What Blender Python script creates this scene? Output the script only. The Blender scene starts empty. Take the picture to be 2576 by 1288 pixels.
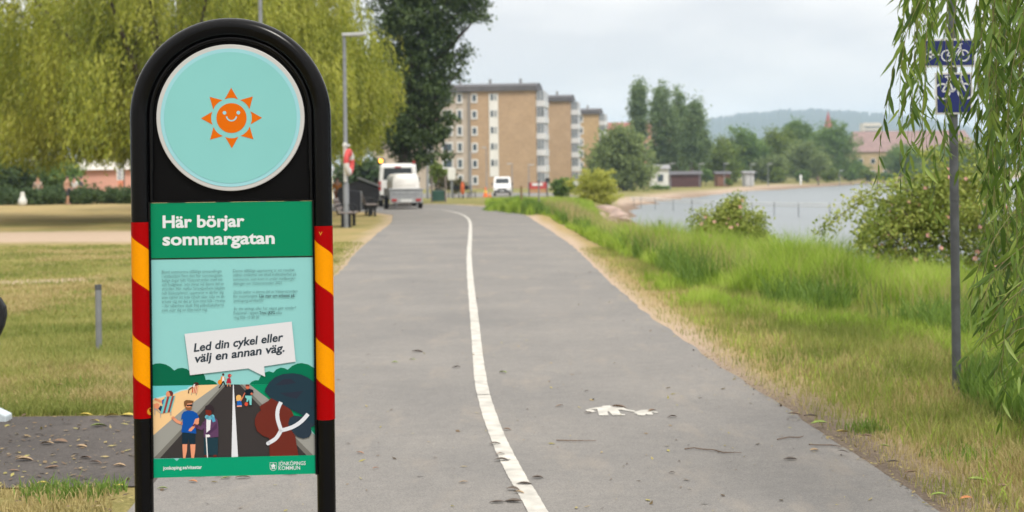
import bpy, bmesh, math, random
import numpy as np
from mathutils import Vector, Matrix, Euler

random.seed(7)
RNG = np.random.default_rng(11)
SC = bpy.context.scene
COL = SC.collection
PI = math.pi
rad = math.radians

# ------------------------------------------------------------------ camera
F, CX, HY, ROLL, CZ = 3578.0, 1288.0, 436.0, rad(0.72), 1.6   # photo measured on a 2576 x 1288 grid
RIGHT = Vector((math.cos(ROLL), 0, -math.sin(ROLL)))
UP = Vector((math.sin(ROLL), 0, math.cos(ROLL)))
FWD = Vector((0, 1, 0))
cam_d = bpy.data.cameras.new('camera')
cam = bpy.data.objects.new('camera', cam_d)
COL.objects.link(cam)
SC.camera = cam
m = Matrix.Identity(4)
for i in range(3):
    m[i][0], m[i][1], m[i][2] = RIGHT[i], UP[i], -FWD[i]
m[2][3] = CZ
cam.matrix_world = m
cam_d.sensor_width = 36
cam_d.lens = 36 * F / 2576
cam_d.shift_y = -(644 - HY) / 2576
cam_d.clip_start = 0.1
cam_d.clip_end = 20000
cam_d.dof.use_dof = True
cam_d.dof.focus_distance = 5.2
cam_d.dof.aperture_fstop = 4.2

# ------------------------------------------------------------------ light
SUN_EL, SUN_AZ = rad(52), rad(150)      # azimuth clockwise from +Y (the view direction)
world = bpy.data.worlds.new("World")
SC.world = world
world.use_nodes = True
nt = world.node_tree
nt.nodes.clear()
wo = nt.nodes.new('ShaderNodeOutputWorld')
bg = nt.nodes.new('ShaderNodeBackground')
bg.inputs['Strength'].default_value = 0.1
sky = nt.nodes.new('ShaderNodeTexSky')
sky.sky_type = 'NISHITA'
sky.sun_disc = False
sky.sun_elevation = SUN_EL
sky.sun_rotation = SUN_AZ
tc = nt.nodes.new('ShaderNodeTexCoord')
mp = nt.nodes.new('ShaderNodeMapping')
mp.inputs['Scale'].default_value = (1.0, 1.0, 3.2)
nz = nt.nodes.new('ShaderNodeTexNoise')
nz.inputs['Scale'].default_value = 2.6
nz.inputs['Detail'].default_value = 5
nz.inputs['Roughness'].default_value = 0.52
cr = nt.nodes.new('ShaderNodeValToRGB')
cr.color_ramp.elements[0].position = 0.40
cr.color_ramp.elements[0].color = (0.70, 0.70, 0.71, 1)
cr.color_ramp.elements[1].position = 0.60
cr.color_ramp.elements[1].color = (1.0, 0.965, 0.92, 1)
sx = nt.nodes.new('ShaderNodeSeparateXYZ')
mr = nt.nodes.new('ShaderNodeMapRange')     # an overcast sky is brighter overhead than at the horizon
mr.inputs['From Min'].default_value = 0.0
mr.inputs['From Max'].default_value = 0.9
mr.inputs['To Min'].default_value = 6.3
mr.inputs['To Max'].default_value = 14.0
mul = nt.nodes.new('ShaderNodeVectorMath')
mul.operation = 'SCALE'
mix = nt.nodes.new('ShaderNodeMix')
mix.data_type = 'RGBA'
mix.inputs['Factor'].default_value = 0.97
L_ = nt.links.new
L_(tc.outputs['Generated'], mp.inputs['Vector'])
L_(mp.outputs['Vector'], nz.inputs['Vector'])
L_(nz.outputs['Fac'], cr.inputs['Fac'])
L_(tc.outputs['Generated'], sx.inputs['Vector'])
L_(sx.outputs['Z'], mr.inputs['Value'])
L_(cr.outputs['Color'], mul.inputs[0])
L_(mr.outputs['Result'], mul.inputs['Scale'])
L_(sky.outputs['Color'], mix.inputs['A'])
L_(mul.outputs['Vector'], mix.inputs['B'])
L_(mix.outputs['Result'], bg.inputs['Color'])
L_(bg.outputs['Background'], wo.inputs['Surface'])
sun_d = bpy.data.lights.new('sun', 'SUN')
sun_d.energy = 1.8
sun_d.angle = rad(11)
sun_d.color = (1.0, 0.95, 0.87)
sun = bpy.data.objects.new('sun', sun_d)
COL.objects.link(sun)
sdir = Vector((math.sin(SUN_AZ) * math.cos(SUN_EL), math.cos(SUN_AZ) * math.cos(SUN_EL), math.sin(SUN_EL)))
sun.rotation_euler = (-sdir).to_track_quat('-Z', 'Y').to_euler()
sun.location = (0, -5, 30)
SC.view_settings.view_transform = 'Standard'
SC.view_settings.look = 'None'
SC.view_settings.exposure = 0.72
SC.view_settings.gamma = 1
SC.cycles.use_denoising = True
SC.cycles.max_bounces = 6
SC.cycles.transparent_max_bounces = 4
SC.cycles.volume_bounces = 1

# ------------------------------------------------------------------ helpers
def lin(c, k=.72):
    return tuple(k * ((x / 255) / 12.92 if x / 255 <= 0.04045 else ((x / 255 + 0.055) / 1.055) ** 2.4) for x in c)

MATS = {}
def nodes_of(mt):
    t = mt.node_tree
    return t, t.nodes, t.links, t.nodes['Principled BSDF']

def mat(name, col, rough=0.6, var=0.0, scale=8.0, bump=0.0, bscale=60.0, metal=0.0, spec=0.5, coat=0.0, emit=0.0):
    """principled material, colour broken up by object-space noise"""
    if name in MATS:
        return MATS[name]
    mt = bpy.data.materials.new(name)
    mt.use_nodes = True
    t, N, K, b = nodes_of(mt)
    b.inputs['Base Color'].default_value = (*col, 1)
    b.inputs['Roughness'].default_value = rough
    b.inputs['Metallic'].default_value = metal
    b.inputs['Specular IOR Level'].default_value = spec
    b.inputs['Coat Weight'].default_value = coat
    if emit:
        b.inputs['Emission Color'].default_value = (*col, 1)
        b.inputs['Emission Strength'].default_value = emit
    co = N.new('ShaderNodeTexCoord')
    n = N.new('ShaderNodeTexNoise')
    n.inputs['Scale'].default_value = scale
    n.inputs['Detail'].default_value = 6
    K.new(co.outputs['Object'], n.inputs['Vector'])
    if var:
        r = N.new('ShaderNodeValToRGB')
        r.color_ramp.elements[0].position = 0.3
        r.color_ramp.elements[1].position = 0.7
        r.color_ramp.elements[0].color = (*[max(0, c * (1 - var)) for c in col], 1)
        r.color_ramp.elements[1].color = (*[min(1, c * (1 + var)) for c in col], 1)
        K.new(n.outputs['Fac'], r.inputs['Fac'])
        K.new(r.outputs['Color'], b.inputs['Base Color'])
    if bump:
        n2 = N.new('ShaderNodeTexNoise')
        n2.inputs['Scale'].default_value = bscale
        n2.inputs['Detail'].default_value = 4
        K.new(co.outputs['Object'], n2.inputs['Vector'])
        bp = N.new('ShaderNodeBump')
        bp.inputs['Strength'].default_value = bump
        bp.inputs['Distance'].default_value = 0.02
        K.new(n2.outputs['Fac'], bp.inputs['Height'])
        K.new(bp.outputs['Normal'], b.inputs['Normal'])
    MATS[name] = mt
    return mt

def leafmat(name, cols, trans=0.35, rough=0.55, clump=0.6, cl_amt=0.35):
    """leaves: each leaf its own tone, clumps of leaves of one tone, light passing through"""
    if name in MATS:
        return MATS[name]
    mt = bpy.data.materials.new(name)
    mt.use_nodes = True
    t, N, K, b = nodes_of(mt)
    g = N.new('ShaderNodeNewGeometry')
    r = N.new('ShaderNodeValToRGB')
    while len(r.color_ramp.elements) < len(cols):
        r.color_ramp.elements.new(0.5)
    for i, c in enumerate(cols):
        r.color_ramp.elements[i].position = i / max(1, len(cols) - 1)
        r.color_ramp.elements[i].color = (*c, 1)
    co = N.new('ShaderNodeTexCoord')
    n = N.new('ShaderNodeTexNoise')
    n.inputs['Scale'].default_value = clump
    n.inputs['Detail'].default_value = 2
    K.new(co.outputs['Object'], n.inputs['Vector'])
    a = N.new('ShaderNodeMath'); a.operation = 'MULTIPLY_ADD'
    a.inputs[1].default_value = 1.0 - cl_amt
    K.new(g.outputs['Random Per Island'], a.inputs[0])
    m2 = N.new('ShaderNodeMapRange')
    m2.inputs['From Min'].default_value = 0.3
    m2.inputs['From Max'].default_value = 0.7
    m2.inputs['To Min'].default_value = 0.0
    m2.inputs['To Max'].default_value = cl_amt
    K.new(n.outputs['Fac'], m2.inputs['Value'])
    K.new(m2.outputs['Result'], a.inputs[2])
    K.new(a.outputs[0], r.inputs['Fac'])
    K.new(r.outputs['Color'], b.inputs['Base Color'])
    b.inputs['Roughness'].default_value = rough
    b.inputs['Specular IOR Level'].default_value = 0.3
    tr = N.new('ShaderNodeBsdfTranslucent')
    K.new(r.outputs['Color'], tr.inputs['Color'])
    ms = N.new('ShaderNodeMixShader')
    ms.inputs['Fac'].default_value = trans
    K.new(b.outputs['BSDF'], ms.inputs[1])
    K.new(tr.outputs['BSDF'], ms.inputs[2])
    K.new(ms.outputs['Shader'], N['Material Output'].inputs['Surface'])
    MATS[name] = mt
    return mt

def link(name, data, parent=None):
    o = bpy.data.objects.new(name, data)
    COL.objects.link(o)
    if parent is not None:
        o.parent = parent
    return o

def tag(o, label=None, cat=None, group=None, kind=None):
    if label: o['label'] = label
    if cat: o['category'] = cat
    if group: o['group'] = group
    if kind: o['kind'] = kind
    return o

def thing(name, label, cat, loc=(0, 0, 0), rz=0.0, group=None):
    o = link(name, None)
    o.location = loc
    o.rotation_euler = (0, 0, rz)
    return tag(o, label, cat, group)

def np_mesh(name, V, Fc, mats, smooth=False):
    V = np.asarray(V, np.float32); Fc = np.asarray(Fc, np.int32)
    me = bpy.data.meshes.new(name)
    me.vertices.add(len(V)); me.vertices.foreach_set('co', V.ravel())
    k = Fc.shape[1]
    me.loops.add(Fc.size); me.loops.foreach_set('vertex_index', Fc.ravel())
    me.polygons.add(len(Fc)); me.polygons.foreach_set('loop_start', np.arange(0, Fc.size, k, dtype=np.int32))
    if smooth:
        me.polygons.foreach_set('use_smooth', np.ones(len(Fc), bool))
    me.update(calc_edges=True)
    for x in (mats if isinstance(mats, (list, tuple)) else [mats]):
        me.materials.append(x)
    return me

class MB:
    """collects boxes, tubes, discs and outlines into ONE mesh"""
    def __init__(s):
        s.v, s.f, s.mi, s.sm = [], [], [], []
    def add(s, verts, faces, mi=0, smooth=False, mtx=None):
        o = len(s.v)
        for p in verts:
            p = Vector(p)
            if mtx is not None: p = mtx @ p
            s.v.append(tuple(p))
        for f in faces:
            s.f.append([o + i for i in f]); s.mi.append(mi); s.sm.append(smooth)
        return s
    def box(s, c, d, mi=0, rot=None, taper=1.0):
        x, y, z = d[0] / 2, d[1] / 2, d[2] / 2
        vs = [Vector((sx_ * x * (taper if sz > 0 else 1), sy_ * y * (taper if sz > 0 else 1), sz * z)) for sz in (-1, 1) for sx_, sy_ in ((-1, -1), (1, -1), (1, 1), (-1, 1))]
        mm = Matrix.Translation(c)
        if rot: mm = mm @ Euler(rot).to_matrix().to_4x4()
        return s.add(vs, [(3, 2, 1, 0), (4, 5, 6, 7), (0, 1, 5, 4), (1, 2, 6, 5), (2, 3, 7, 6), (3, 0, 4, 7)], mi, False, mm)
    def tube(s, pts, r, n=10, mi=0, cap=True):
        pts = [Vector(p) for p in pts]
        rs = r if isinstance(r, (list, tuple)) else [r] * len(pts)
        vs, fs = [], []
        ref = None
        for i, p in enumerate(pts):
            t = (pts[min(i + 1, len(pts) - 1)] - pts[max(i - 1, 0)]).normalized()
            if ref is None:
                ref = Vector((0, 0, 1)) if abs(t.z) < 0.9 else Vector((1, 0, 0))
            a = t.cross(ref)
            if a.length < 1e-4:
                ref = Vector((0, 1, 0)); a = t.cross(ref)
            a.normalize(); b = t.cross(a).normalized()
            ref = -b if False else ref
            for k in range(n):
                w = 2 * PI * k / n
                vs.append(p + (a * math.cos(w) + b * math.sin(w)) * rs[i])
        for i in range(len(pts) - 1):
            for k in range(n):
                k2 = (k + 1) % n
                fs.append((i * n + k, i * n + k2, (i + 1) * n + k2, (i + 1) * n + k))
        s.add(vs, fs, mi, True)
        if cap:
            s.add(vs[:n], [tuple(range(n))], mi); s.add(vs[-n:], [tuple(reversed(range(n)))], mi)
        return s
    def poly(s, pts, mi=0):
        return s.add(pts, [tuple(range(len(pts)))], mi)
    def prism(s, pts, off, mi=0):
        n = len(pts); off = Vector(off)
        a = [Vector(p) for p in pts]; b = [p + off for p in a]
        fs = [tuple(range(n)), tuple(reversed(range(n, 2 * n)))]
        fs += [(i, i + n, (i + 1) % n + n, (i + 1) % n) for i in range(n)]
        return s.add(a + b, fs, mi)
    def build(s, name, mats, parent=None, bevel=0.0, seg=2):
        me = bpy.data.meshes.new(name)
        me.from_pydata(s.v, [], s.f)
        for x in (mats if isinstance(mats, (list, tuple)) else [mats]):
            me.materials.append(x)
        me.polygons.foreach_set('material_index', s.mi)
        me.polygons.foreach_set('use_smooth', s.sm)
        bm = bmesh.new(); bm.from_mesh(me)
        bmesh.ops.recalc_face_normals(bm, faces=bm.faces)
        bm.to_mesh(me); bm.free()
        me.update()
        o = link(name, me, parent)
        if bevel:
            md = o.modifiers.new('bevel', 'BEVEL'); md.width = bevel; md.segments = seg; md.limit_method = 'ANGLE'; md.angle_limit = rad(40)
        return o

def copy_tree(o, parent=None):
    c = o.copy(); COL.objects.link(c)
    if parent is not None: c.parent = parent
    for ch in list(o.children): copy_tree(ch, c)
    return c

# --------------------------------------------------------- terrain heights and picture-to-world measuring
WATER = -1.5
SHORE = np.array([(14, -40), (13, 0), (10.5, 8), (8.6, 14), (7.6, 18), (7.0, 21), (5.6, 27), (4.9, 35), (4.6, 45), (5.0, 58), (6, 70),
                  (7.2, 84), (8.2, 98), (9.3, 112), (11, 126), (17.7, 154), (35, 207), (60, 264), (80.6, 303), (146, 400), (300, 560),
                  (700, 900), (1500, 1500), (5000, 3000)], float)
def shore_sd(x, y):
    x = np.atleast_1d(np.asarray(x, float)); y = np.atleast_1d(np.asarray(y, float))
    best = np.full(x.shape, 1e18); sg = np.ones(x.shape)
    for (ax, ay), (bx, by) in zip(SHORE[:-1], SHORE[1:]):
        dx, dy = bx - ax, by - ay
        t = np.clip(((x - ax) * dx + (y - ay) * dy) / (dx * dx + dy * dy), 0, 1)
        d = (x - ax - t * dx) ** 2 + (y - ay - t * dy) ** 2
        c = dx * (y - ay) - dy * (x - ax)
        w = d < best
        best = np.where(w, d, best); sg = np.where(w, np.sign(c), sg)
    jag = (.45 * np.sin(y * .31 + x * .2) + .3 * np.sin(y * .83 + 1) + .2 * np.sin(y * 1.9 + x)) * np.clip((y - 60) / 60, 0, 2.2)
    return np.sqrt(best) * sg + jag
def sstep(a, b, v):
    t = np.clip((v - a) / (b - a), 0, 1)
    return t * t * (3 - 2 * t)
def hz(x, y):
    x = np.atleast_1d(np.asarray(x, float)); y = np.atleast_1d(np.asarray(y, float))
    b = -0.95 * sstep(85, 165, y)
    sd = shore_sd(x, y)
    k = 0.55 - 0.47 * sstep(85, 140, y)
    z = WATER + np.where(sd > 0, sd * k, np.maximum(sd * 0.3, -2.5))
    z = np.where(z > b - 0.3, b - 0.3 * np.exp(-np.maximum(z - b + 0.3, 0) / 0.3), z)
    return z
def h1(x, y):
    return float(hz(x, y)[0])
def ray(u, v):
    a = (u - CX) / F; b = -(v - HY) / F
    return RIGHT * a + UP * b + FWD
def at(u, v, d):
    return Vector((0, 0, CZ)) + ray(u, v) * d
def on(u, v, lift=0.0):
    r = ray(u, v); z = 0.0
    for _ in range(12):
        t = (z - CZ) / r.z
        z = h1(r.x * t, r.y * t)
    t = (z + lift - CZ) / r.z
    return Vector((r.x * t, r.y * t, z + lift))
def foot(u, d):
    """ground point under column u at distance d"""
    p = at(u, HY, d)
    return Vector((p.x, d, h1(p.x, d)))
def span(px, d):
    return px * d / F

# ------------------------------------------------------------------ ground
def geo(a, b, n):
    return list(np.geomspace(a, b, n))
xs = np.array(sorted([-q for q in geo(14, 6000, 45)] + list(np.arange(-13.6, 13.7, 0.3)) + geo(14, 6000, 45)))
ys = np.array([-60, -30, -15, -8, -4, 0, 2, 4] + list(np.arange(5, 60, 0.4)) + list(np.arange(60, 170, 2.0)) + geo(170, 9000, 60))
GX, GY = np.meshgrid(xs, ys)
gz = hz(GX.ravel(), GY.ravel())
gx, gy = GX.ravel(), GY.ravel()
V = np.stack([gx, gy, gz], 1)
nx = len(xs)
i0 = (np.arange(len(ys) - 1)[:, None] * nx + np.arange(nx - 1)[None, :]).ravel()
FQ = np.stack([i0, i0 + 1, i0 + nx + 1, i0 + nx], 1)
# right edge of the path as a function of distance, used for grass zones too
PR = np.array([(-6, 2.3), (0, 2.2), (5.0, 2.06), (6.76, 1.95), (7.6, 1.93), (8.7, 1.85), (11.7, 1.67), (16, 1.48), (21.4, 1.39), (30.8, 1.31), (40, 1.05), (45.8, .8), (52, .6), (61, 0), (68.8, -1.3), (75, -3.4), (79, -8), (84, -17.5)])
PL = np.array([(-6, -1.6), (0, -1.7), (5.0, -1.8), (6.76, -1.85), (7.6, -1.9), (8.7, -2.1), (11.7, -2.5), (16, -2.65), (23, -2.82), (28.7, -3.2), (38, -3.65), (47.6, -4.05), (56, -4.7), (61, -6.0), (64.5, -9.0), (67, -15), (69, -17), (84, -17.5)])
def mask_soil(x, y):
    """bare, worn earth of the lawn and the path edge: where feet and mowers keep grass away"""
    s = np.zeros_like(x)
    w = 38.5 + 1.2 * np.sin(x * .35) + .03 * (x + 12) ** 2
    s = np.maximum(s, (1 - sstep(2.4, 4.6, np.abs(y - w))) * sstep(-7.5, -9.5, x) )
    w2 = 22.4 + .5 * np.sin(x * .9)
    s = np.maximum(s, .8 * (1 - sstep(.25, .8, np.abs(y - w2))) * sstep(-6.3, -7.0, x))
    e = x - np.interp(y, PR[:, 0], PR[:, 1])
    wid = np.interp(y, [5, 7, 9, 12, 30, 60], [.55, .42, .3, .22, .3, .4])
    s = np.maximum(s, (1 - sstep(wid * .5, wid * 1.3, e)) * (e > -.5))
    e2 = np.interp(y, PL[:, 0], PL[:, 1]) - x
    s = np.maximum(s, .7 * (1 - sstep(.1, .5, e2)) * (e2 > -.5) * (y > 11))
    return np.clip(s, 0, 1)
def mask_dry(x, y):
    e = x - np.interp(y, PR[:, 0], PR[:, 1])
    d = np.where(e > 0, 1 - sstep(.5, 1.5, e), 0)
    # straw coloured belt right of the path, greener towards the bank
    d = np.maximum(d, np.where(e > 0, .9 * (1 - sstep(1.2, 2.4, e)) * (1 - sstep(9, 16, y)), 0))
    d = np.maximum(d, np.where(e < 0, .45, 0))
    d = np.maximum(d, .85 * sstep(44, 60, y) * (e < 0))
    return np.clip(d, 0, 1)
sd_all = shore_sd(gx, gy)
me = np_mesh('ground', V, FQ, [], smooth=True)
for nm, arr in (('soil', mask_soil(gx, gy)), ('dry', mask_dry(gx, gy)),
                ('mud', mask_soil(gx, gy) * (1 - sstep(8.5, 15, gy)) * (gx > 0)),
                ('wet', 1 - sstep(.5, 2.2, sd_all - .012 * np.maximum(gy - 150, 0))),
                ('sand', (1 - sstep(3.5, 6.5, sd_all - .02 * np.maximum(gy - 150, 0))) * sstep(80, 100, gy) * sstep(7.0, 9.5, gx))):
    at_ = me.attributes.new(nm, 'FLOAT', 'POINT')
    at_.data.foreach_set('value', arr.astype(np.float32))

def ground_material():
    mt = bpy.data.materials.new('lawn ground')
    mt.use_nodes = True
    t, N, K, b = nodes_of(mt)
    co = N.new('ShaderNodeTexCoord')
    def noise(s, d=6, r=.6):
        n = N.new('ShaderNodeTexNoise'); n.inputs['Scale'].default_value = s; n.inputs['Detail'].default_value = d; n.inputs['Roughness'].default_value = r
        K.new(co.outputs['Object'], n.inputs['Vector']); return n
    def ramp(src, stops):
        r = N.new('ShaderNodeValToRGB')
        while len(r.color_ramp.elements) < len(stops): r.color_ramp.elements.new(.5)
        for e, (p, c) in zip(r.color_ramp.elements, stops): e.position = p; e.color = (*c, 1)
        K.new(src, r.inputs['Fac']); return r
    def attr(nm):
        a = N.new('ShaderNodeAttribute'); a.attribute_name = nm; return a.outputs['Fac']
    def mixc(f, a, bb):
        x = N.new('ShaderNodeMix'); x.data_type = 'RGBA'
        K.new(f, x.inputs['Factor']); K.new(a, x.inputs['A']); K.new(bb, x.inputs['B']); return x.outputs['Result']
    def math_(op, a, bb=None, c=None):
        x = N.new('ShaderNodeMath'); x.operation = op
        for i, q in enumerate((a, bb, c)):
            if q is None: continue
            if isinstance(q, (int, float)): x.inputs[i].default_value = q
            else: K.new(q, x.inputs[i])
        return x.outputs[0]
    n_big, n_mid, n_fine = noise(.33, 4), noise(2.2, 6), noise(38, 5, .7)
    green = ramp(n_fine.outputs['Fac'], [(.3, (.11, .115, .03)), (.55, (.20, .19, .06)), (.75, (.29, .26, .10))])
    straw = ramp(n_fine.outputs['Fac'], [(.3, (.24, .17, .075)), (.55, (.36, .27, .12)), (.75, (.47, .37, .19))])
    soil = ramp(n_fine.outputs['Fac'], [(.3, (.26, .19, .13)), (.55, (.46, .35, .26)), (.75, (.58, .47, .36))])
    sand = ramp(n_mid.outputs['Fac'], [(.3, (.27, .20, .145)), (.6, (.43, .335, .255))])
    dryf = math_('ADD', math_('MULTIPLY', math_('SUBTRACT', n_big.outputs['Fac'], .5), 2.4), attr('dry'))
    dryf = math_('ADD', dryf, math_('MULTIPLY', math_('SUBTRACT', n_mid.outputs['Fac'], .5), 1.0))
    cl = N.new('ShaderNodeClamp'); K.new(dryf, cl.inputs['Value'])
    c = mixc(cl.outputs[0], green.outputs['Color'], straw.outputs['Color'])
    sf = math_('ADD', attr('soil'), math_('MULTIPLY', math_('SUBTRACT', n_mid.outputs['Fac'], .5), .9))
    sf = math_('MULTIPLY', sf, math_('GREATER_THAN', attr('soil'), .02))
    cl2 = N.new('ShaderNodeClamp'); K.new(sf, cl2.inputs['Value'])
    c = mixc(cl2.outputs[0], c, soil.outputs['Color'])
    c = mixc(attr('sand'), c, sand.outputs['Color'])
    mud = ramp(n_fine.outputs['Fac'], [(.3, (.10, .078, .06)), (.55, (.185, .145, .11)), (.75, (.27, .21, .15))])
    c = mixc(attr('mud'), c, mud.outputs['Color'])
    wet = N.new('ShaderNodeRGB'); wet.outputs[0].default_value = (.19, .135, .095, 1)
    c = mixc(attr('wet'), c, wet.outputs[0])
    K.new(c, b.inputs['Base Color'])
    b.inputs['Roughness'].default_value = .95
    b.inputs['Specular IOR Level'].default_value = .15
    bp = N.new('ShaderNodeBump'); bp.inputs['Strength'].default_value = .7; bp.inputs['Distance'].default_value = .03
    K.new(n_fine.outputs['Fac'], bp.inputs['Height']); K.new(bp.outputs['Normal'], b.inputs['Normal'])
    return mt
me.materials.append(ground_material())
tag(link('ground', me), kind='structure')

# ------------------------------------------------------------------ asphalt
def asphalt(name, base, spread, stain, grit):
    mt = bpy.data.materials.new(name)
    mt.use_nodes = True
    t, N, K, b = nodes_of(mt)
    co = N.new('ShaderNodeTexCoord')
    def noise(s, d=6, r=.6, vec=None):
        n = N.new('ShaderNodeTexNoise'); n.inputs['Scale'].default_value = s; n.inputs['Detail'].default_value = d; n.inputs['Roughness'].default_value = r
        K.new(vec or co.outputs['Object'], n.inputs['Vector']); return n.outputs['Fac']
    def ramp(src, stops):
        r = N.new('ShaderNodeValToRGB')
        while len(r.color_ramp.elements) < len(stops): r.color_ramp.elements.new(.5)
        for e, (p, c) in zip(r.color_ramp.elements, stops): e.position = p; e.color = (*c, 1)
        K.new(src, r.inputs['Fac']); return r.outputs['Color']
    k = lambda f, tint=(1, 1, 1): tuple(base[i] * f * tint[i] for i in range(3))
    c0 = ramp(noise(.55, 5), [(.3, k(1 - spread)), (.7, k(1 + spread, (1.02, 1.0, .97)))])
    fine = ramp(noise(grit, 3, .8), [(.3, (.62, .62, .62)), (.5, (1, 1, 1)), (.72, (1.32, 1.3, 1.26))])
    mx = N.new('ShaderNodeMix'); mx.data_type = 'RGBA'; mx.blend_type = 'MULTIPLY'; mx.inputs['Factor'].default_value = 1.0
    K.new(c0, mx.inputs['A']); K.new(fine, mx.inputs['B'])
    med = ramp(noise(9, 6, .75), [(.3, (.91, .91, .915)), (.7, (1.08, 1.075, 1.065))])
    my = N.new('ShaderNodeMix'); my.data_type = 'RGBA'; my.blend_type = 'MULTIPLY'; my.inputs['Factor'].default_value = 1
    K.new(mx.outputs['Result'], my.inputs['A']); K.new(med, my.inputs['B']); mx = my
    # sandy dust dragged along the path
    mpn = N.new('ShaderNodeMapping'); mpn.inputs['Scale'].default_value = (1.5, .45, 1)
    K.new(co.outputs['Object'], mpn.inputs['Vector'])
    dust = ramp(noise(1.6, 8, .68, mpn.outputs['Vector']), [(.53, (0, 0, 0)), (.72, (.55, .55, .55))])
    m2 = N.new('ShaderNodeMix'); m2.data_type = 'RGBA'; m2.inputs['B'].default_value = (*stain, 1)
    K.new(dust, m2.inputs['Factor']); K.new(mx.outputs['Result'], m2.inputs['A'])
    K.new(m2.outputs['Result'], b.inputs['Base Color'])
    b.inputs['Roughness'].default_value = .9
    b.inputs['Specular IOR Level'].default_value = .2
    bp = N.new('ShaderNodeBump'); bp.inputs['Strength'].default_value = .5; bp.inputs['Distance'].default_value = .006
    K.new(noise(grit, 2, .8), bp.inputs['Height']); K.new(bp.outputs['Normal'], b.inputs['Normal'])
    return mt
M_path = asphalt('path asphalt', (.190, .183, .175), .11, (.27, .235, .195), 130)
M_dark = asphalt('old dark asphalt', (.082, .074, .070), .2, (.13, .11, .10), 70)

def strip(name, left, right, mt, lift, jag=0.0, step=.35, y0=None, y1=None, cols=10):
    """a sheet lying on the ground between two edge curves x(y)"""
    y0 = y0 if y0 is not None else left[0, 0]; y1 = y1 if y1 is not None else left[-1, 0]
    yy = np.arange(y0, y1, step)
    nz_ = RNG.normal(0, 1, (2, len(yy)))
    ker = np.array([.25, .5, .25])
    jl = np.convolve(nz_[0], ker, 'same') * jag; jr = np.convolve(nz_[1], ker, 'same') * jag
    a = np.interp(yy, left[:, 0], left[:, 1]) + jl; b = np.interp(yy, right[:, 0], right[:, 1]) + jr
    t = np.linspace(0, 1, cols)
    X = a[:, None] * (1 - t) + b[:, None] * t
    Y = np.repeat(yy[:, None], cols, 1)
    Z = hz(X.ravel(), Y.ravel()) + lift
    Vv = np.stack([X.ravel(), Y.ravel(), Z], 1)
    q = (np.arange(len(yy) - 1)[:, None] * cols + np.arange(cols - 1)[None, :]).ravel()
    return link(name, np_mesh(name, Vv, np.stack([q, q + 1, q + cols + 1, q + cols], 1), mt, True))
tag(strip('path', PL, PR, M_path, .012, .02, .2, -6, 64.4), kind='structure')
# where the path swings left it is parametrised across instead
def fan(name, near, far, mt, lift, n=60, cols=8):
    near = np.array(near, float); far = np.array(far, float)
    def res(c):
        s = np.r_[0, np.cumsum(np.hypot(*np.diff(c, axis=0).T))]; q = np.linspace(0, s[-1], n)
        return np.stack([np.interp(q, s, c[:, 0]), np.interp(q, s, c[:, 1])], 1)
    a, b = res(near), res(far)
    t = np.linspace(0, 1, cols)[None, :, None]
    Pp = a[:, None] * (1 - t) + b[:, None] * t
    X, Y = Pp[..., 0].ravel(), Pp[..., 1].ravel()
    Vv = np.stack([X, Y, hz(X, Y) + lift], 1)
    q = (np.arange(n - 1)[:, None] * cols + np.arange(cols - 1)[None, :]).ravel()
    return link(name, np_mesh(name, Vv, np.stack([q, q + 1, q + cols + 1, q + cols], 1), mt, True))
tag(fan('road', [(-9.0, 64.2), (-13, 66.5), (-17.5, 69.5)], [(-.6, 64.2), (-1.3, 68.8), (-3.4, 75), (-8, 79), (-17.5, 84)], M_path, .012), kind='structure')
tag(fan('pavement', [(-14, 112), (-2, 112), (3, 108), (5.5, 100)], [(-14, 190), (-2, 190), (5, 180), (9, 130)], M_path, .012), kind='structure')
tag(strip('dark_pavement', np.array([(7.3, -9.0), (9.6, -9.0)]), np.array([(6.9, -1.84), (7.39, -1.88), (8.2, -2.02), (9.65, -2.26)]), M_dark, .008, .03, .1, 7.35, 9.62, 30), kind='structure')

M_paint = mat('worn white road paint', (.46, .44, .395), .8, .22, 9, .4, 90)
cl = np.array([(3, .35), (5.5, .22), (6.8, .085), (7.5, 0.0), (8.5, -.1), (9.83, -.2), (11.4, -.28), (15.8, -.44), (21.8, -.66), (28.2, -.87), (36, -1.08), (46.7, -1.40), (53, -1.75), (58, -2.25), (61.5, -2.8), (64, -3.4), (66.5, -4.6), (68.5, -6.5), (70, -9.5), (72.5, -20)])
from bisect import bisect
def smooth_curve(c, n):
    # natural spline through the points (no scipy): Catmull-Rom
    out = []
    for i in range(len(c) - 1):
        p0, p1, p2, p3 = c[max(i - 1, 0)], c[i], c[i + 1], c[min(i + 2, len(c) - 1)]
        for t in np.linspace(0, 1, n, endpoint=False):
            out.append(.5 * ((2 * p1) + (-p0 + p2) * t + (2 * p0 - 5 * p1 + 4 * p2 - p3) * t * t + (-p0 + 3 * p1 - 3 * p2 + p3) * t ** 3))
    return np.array(out)
sc = smooth_curve(cl[:, ::-1], 10)
tg = np.gradient(sc, axis=0); tg /= np.linalg.norm(tg, axis=1)[:, None]
nr = np.stack([tg[:, 1], -tg[:, 0]], 1)
mb = MB()
W2 = .047
for i in range(len(sc) - 1):
    q = []
    for p, n_ in ((sc[i], nr[i]), (sc[i + 1], nr[i + 1])):
        j = W2 + random.uniform(-.0025, .0025)
        q.append((p - n_ * j, p + n_ * j))
    pts = [q[0][0], q[0][1], q[1][1], q[1][0]]
    mb.add([(a, b, h1(a, b) + .016) for a, b in pts], [(0, 1, 2, 3)])
rm = tag(mb.build('road_marking', M_paint), 'long white painted line dividing the grey path', 'road marking')
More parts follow.
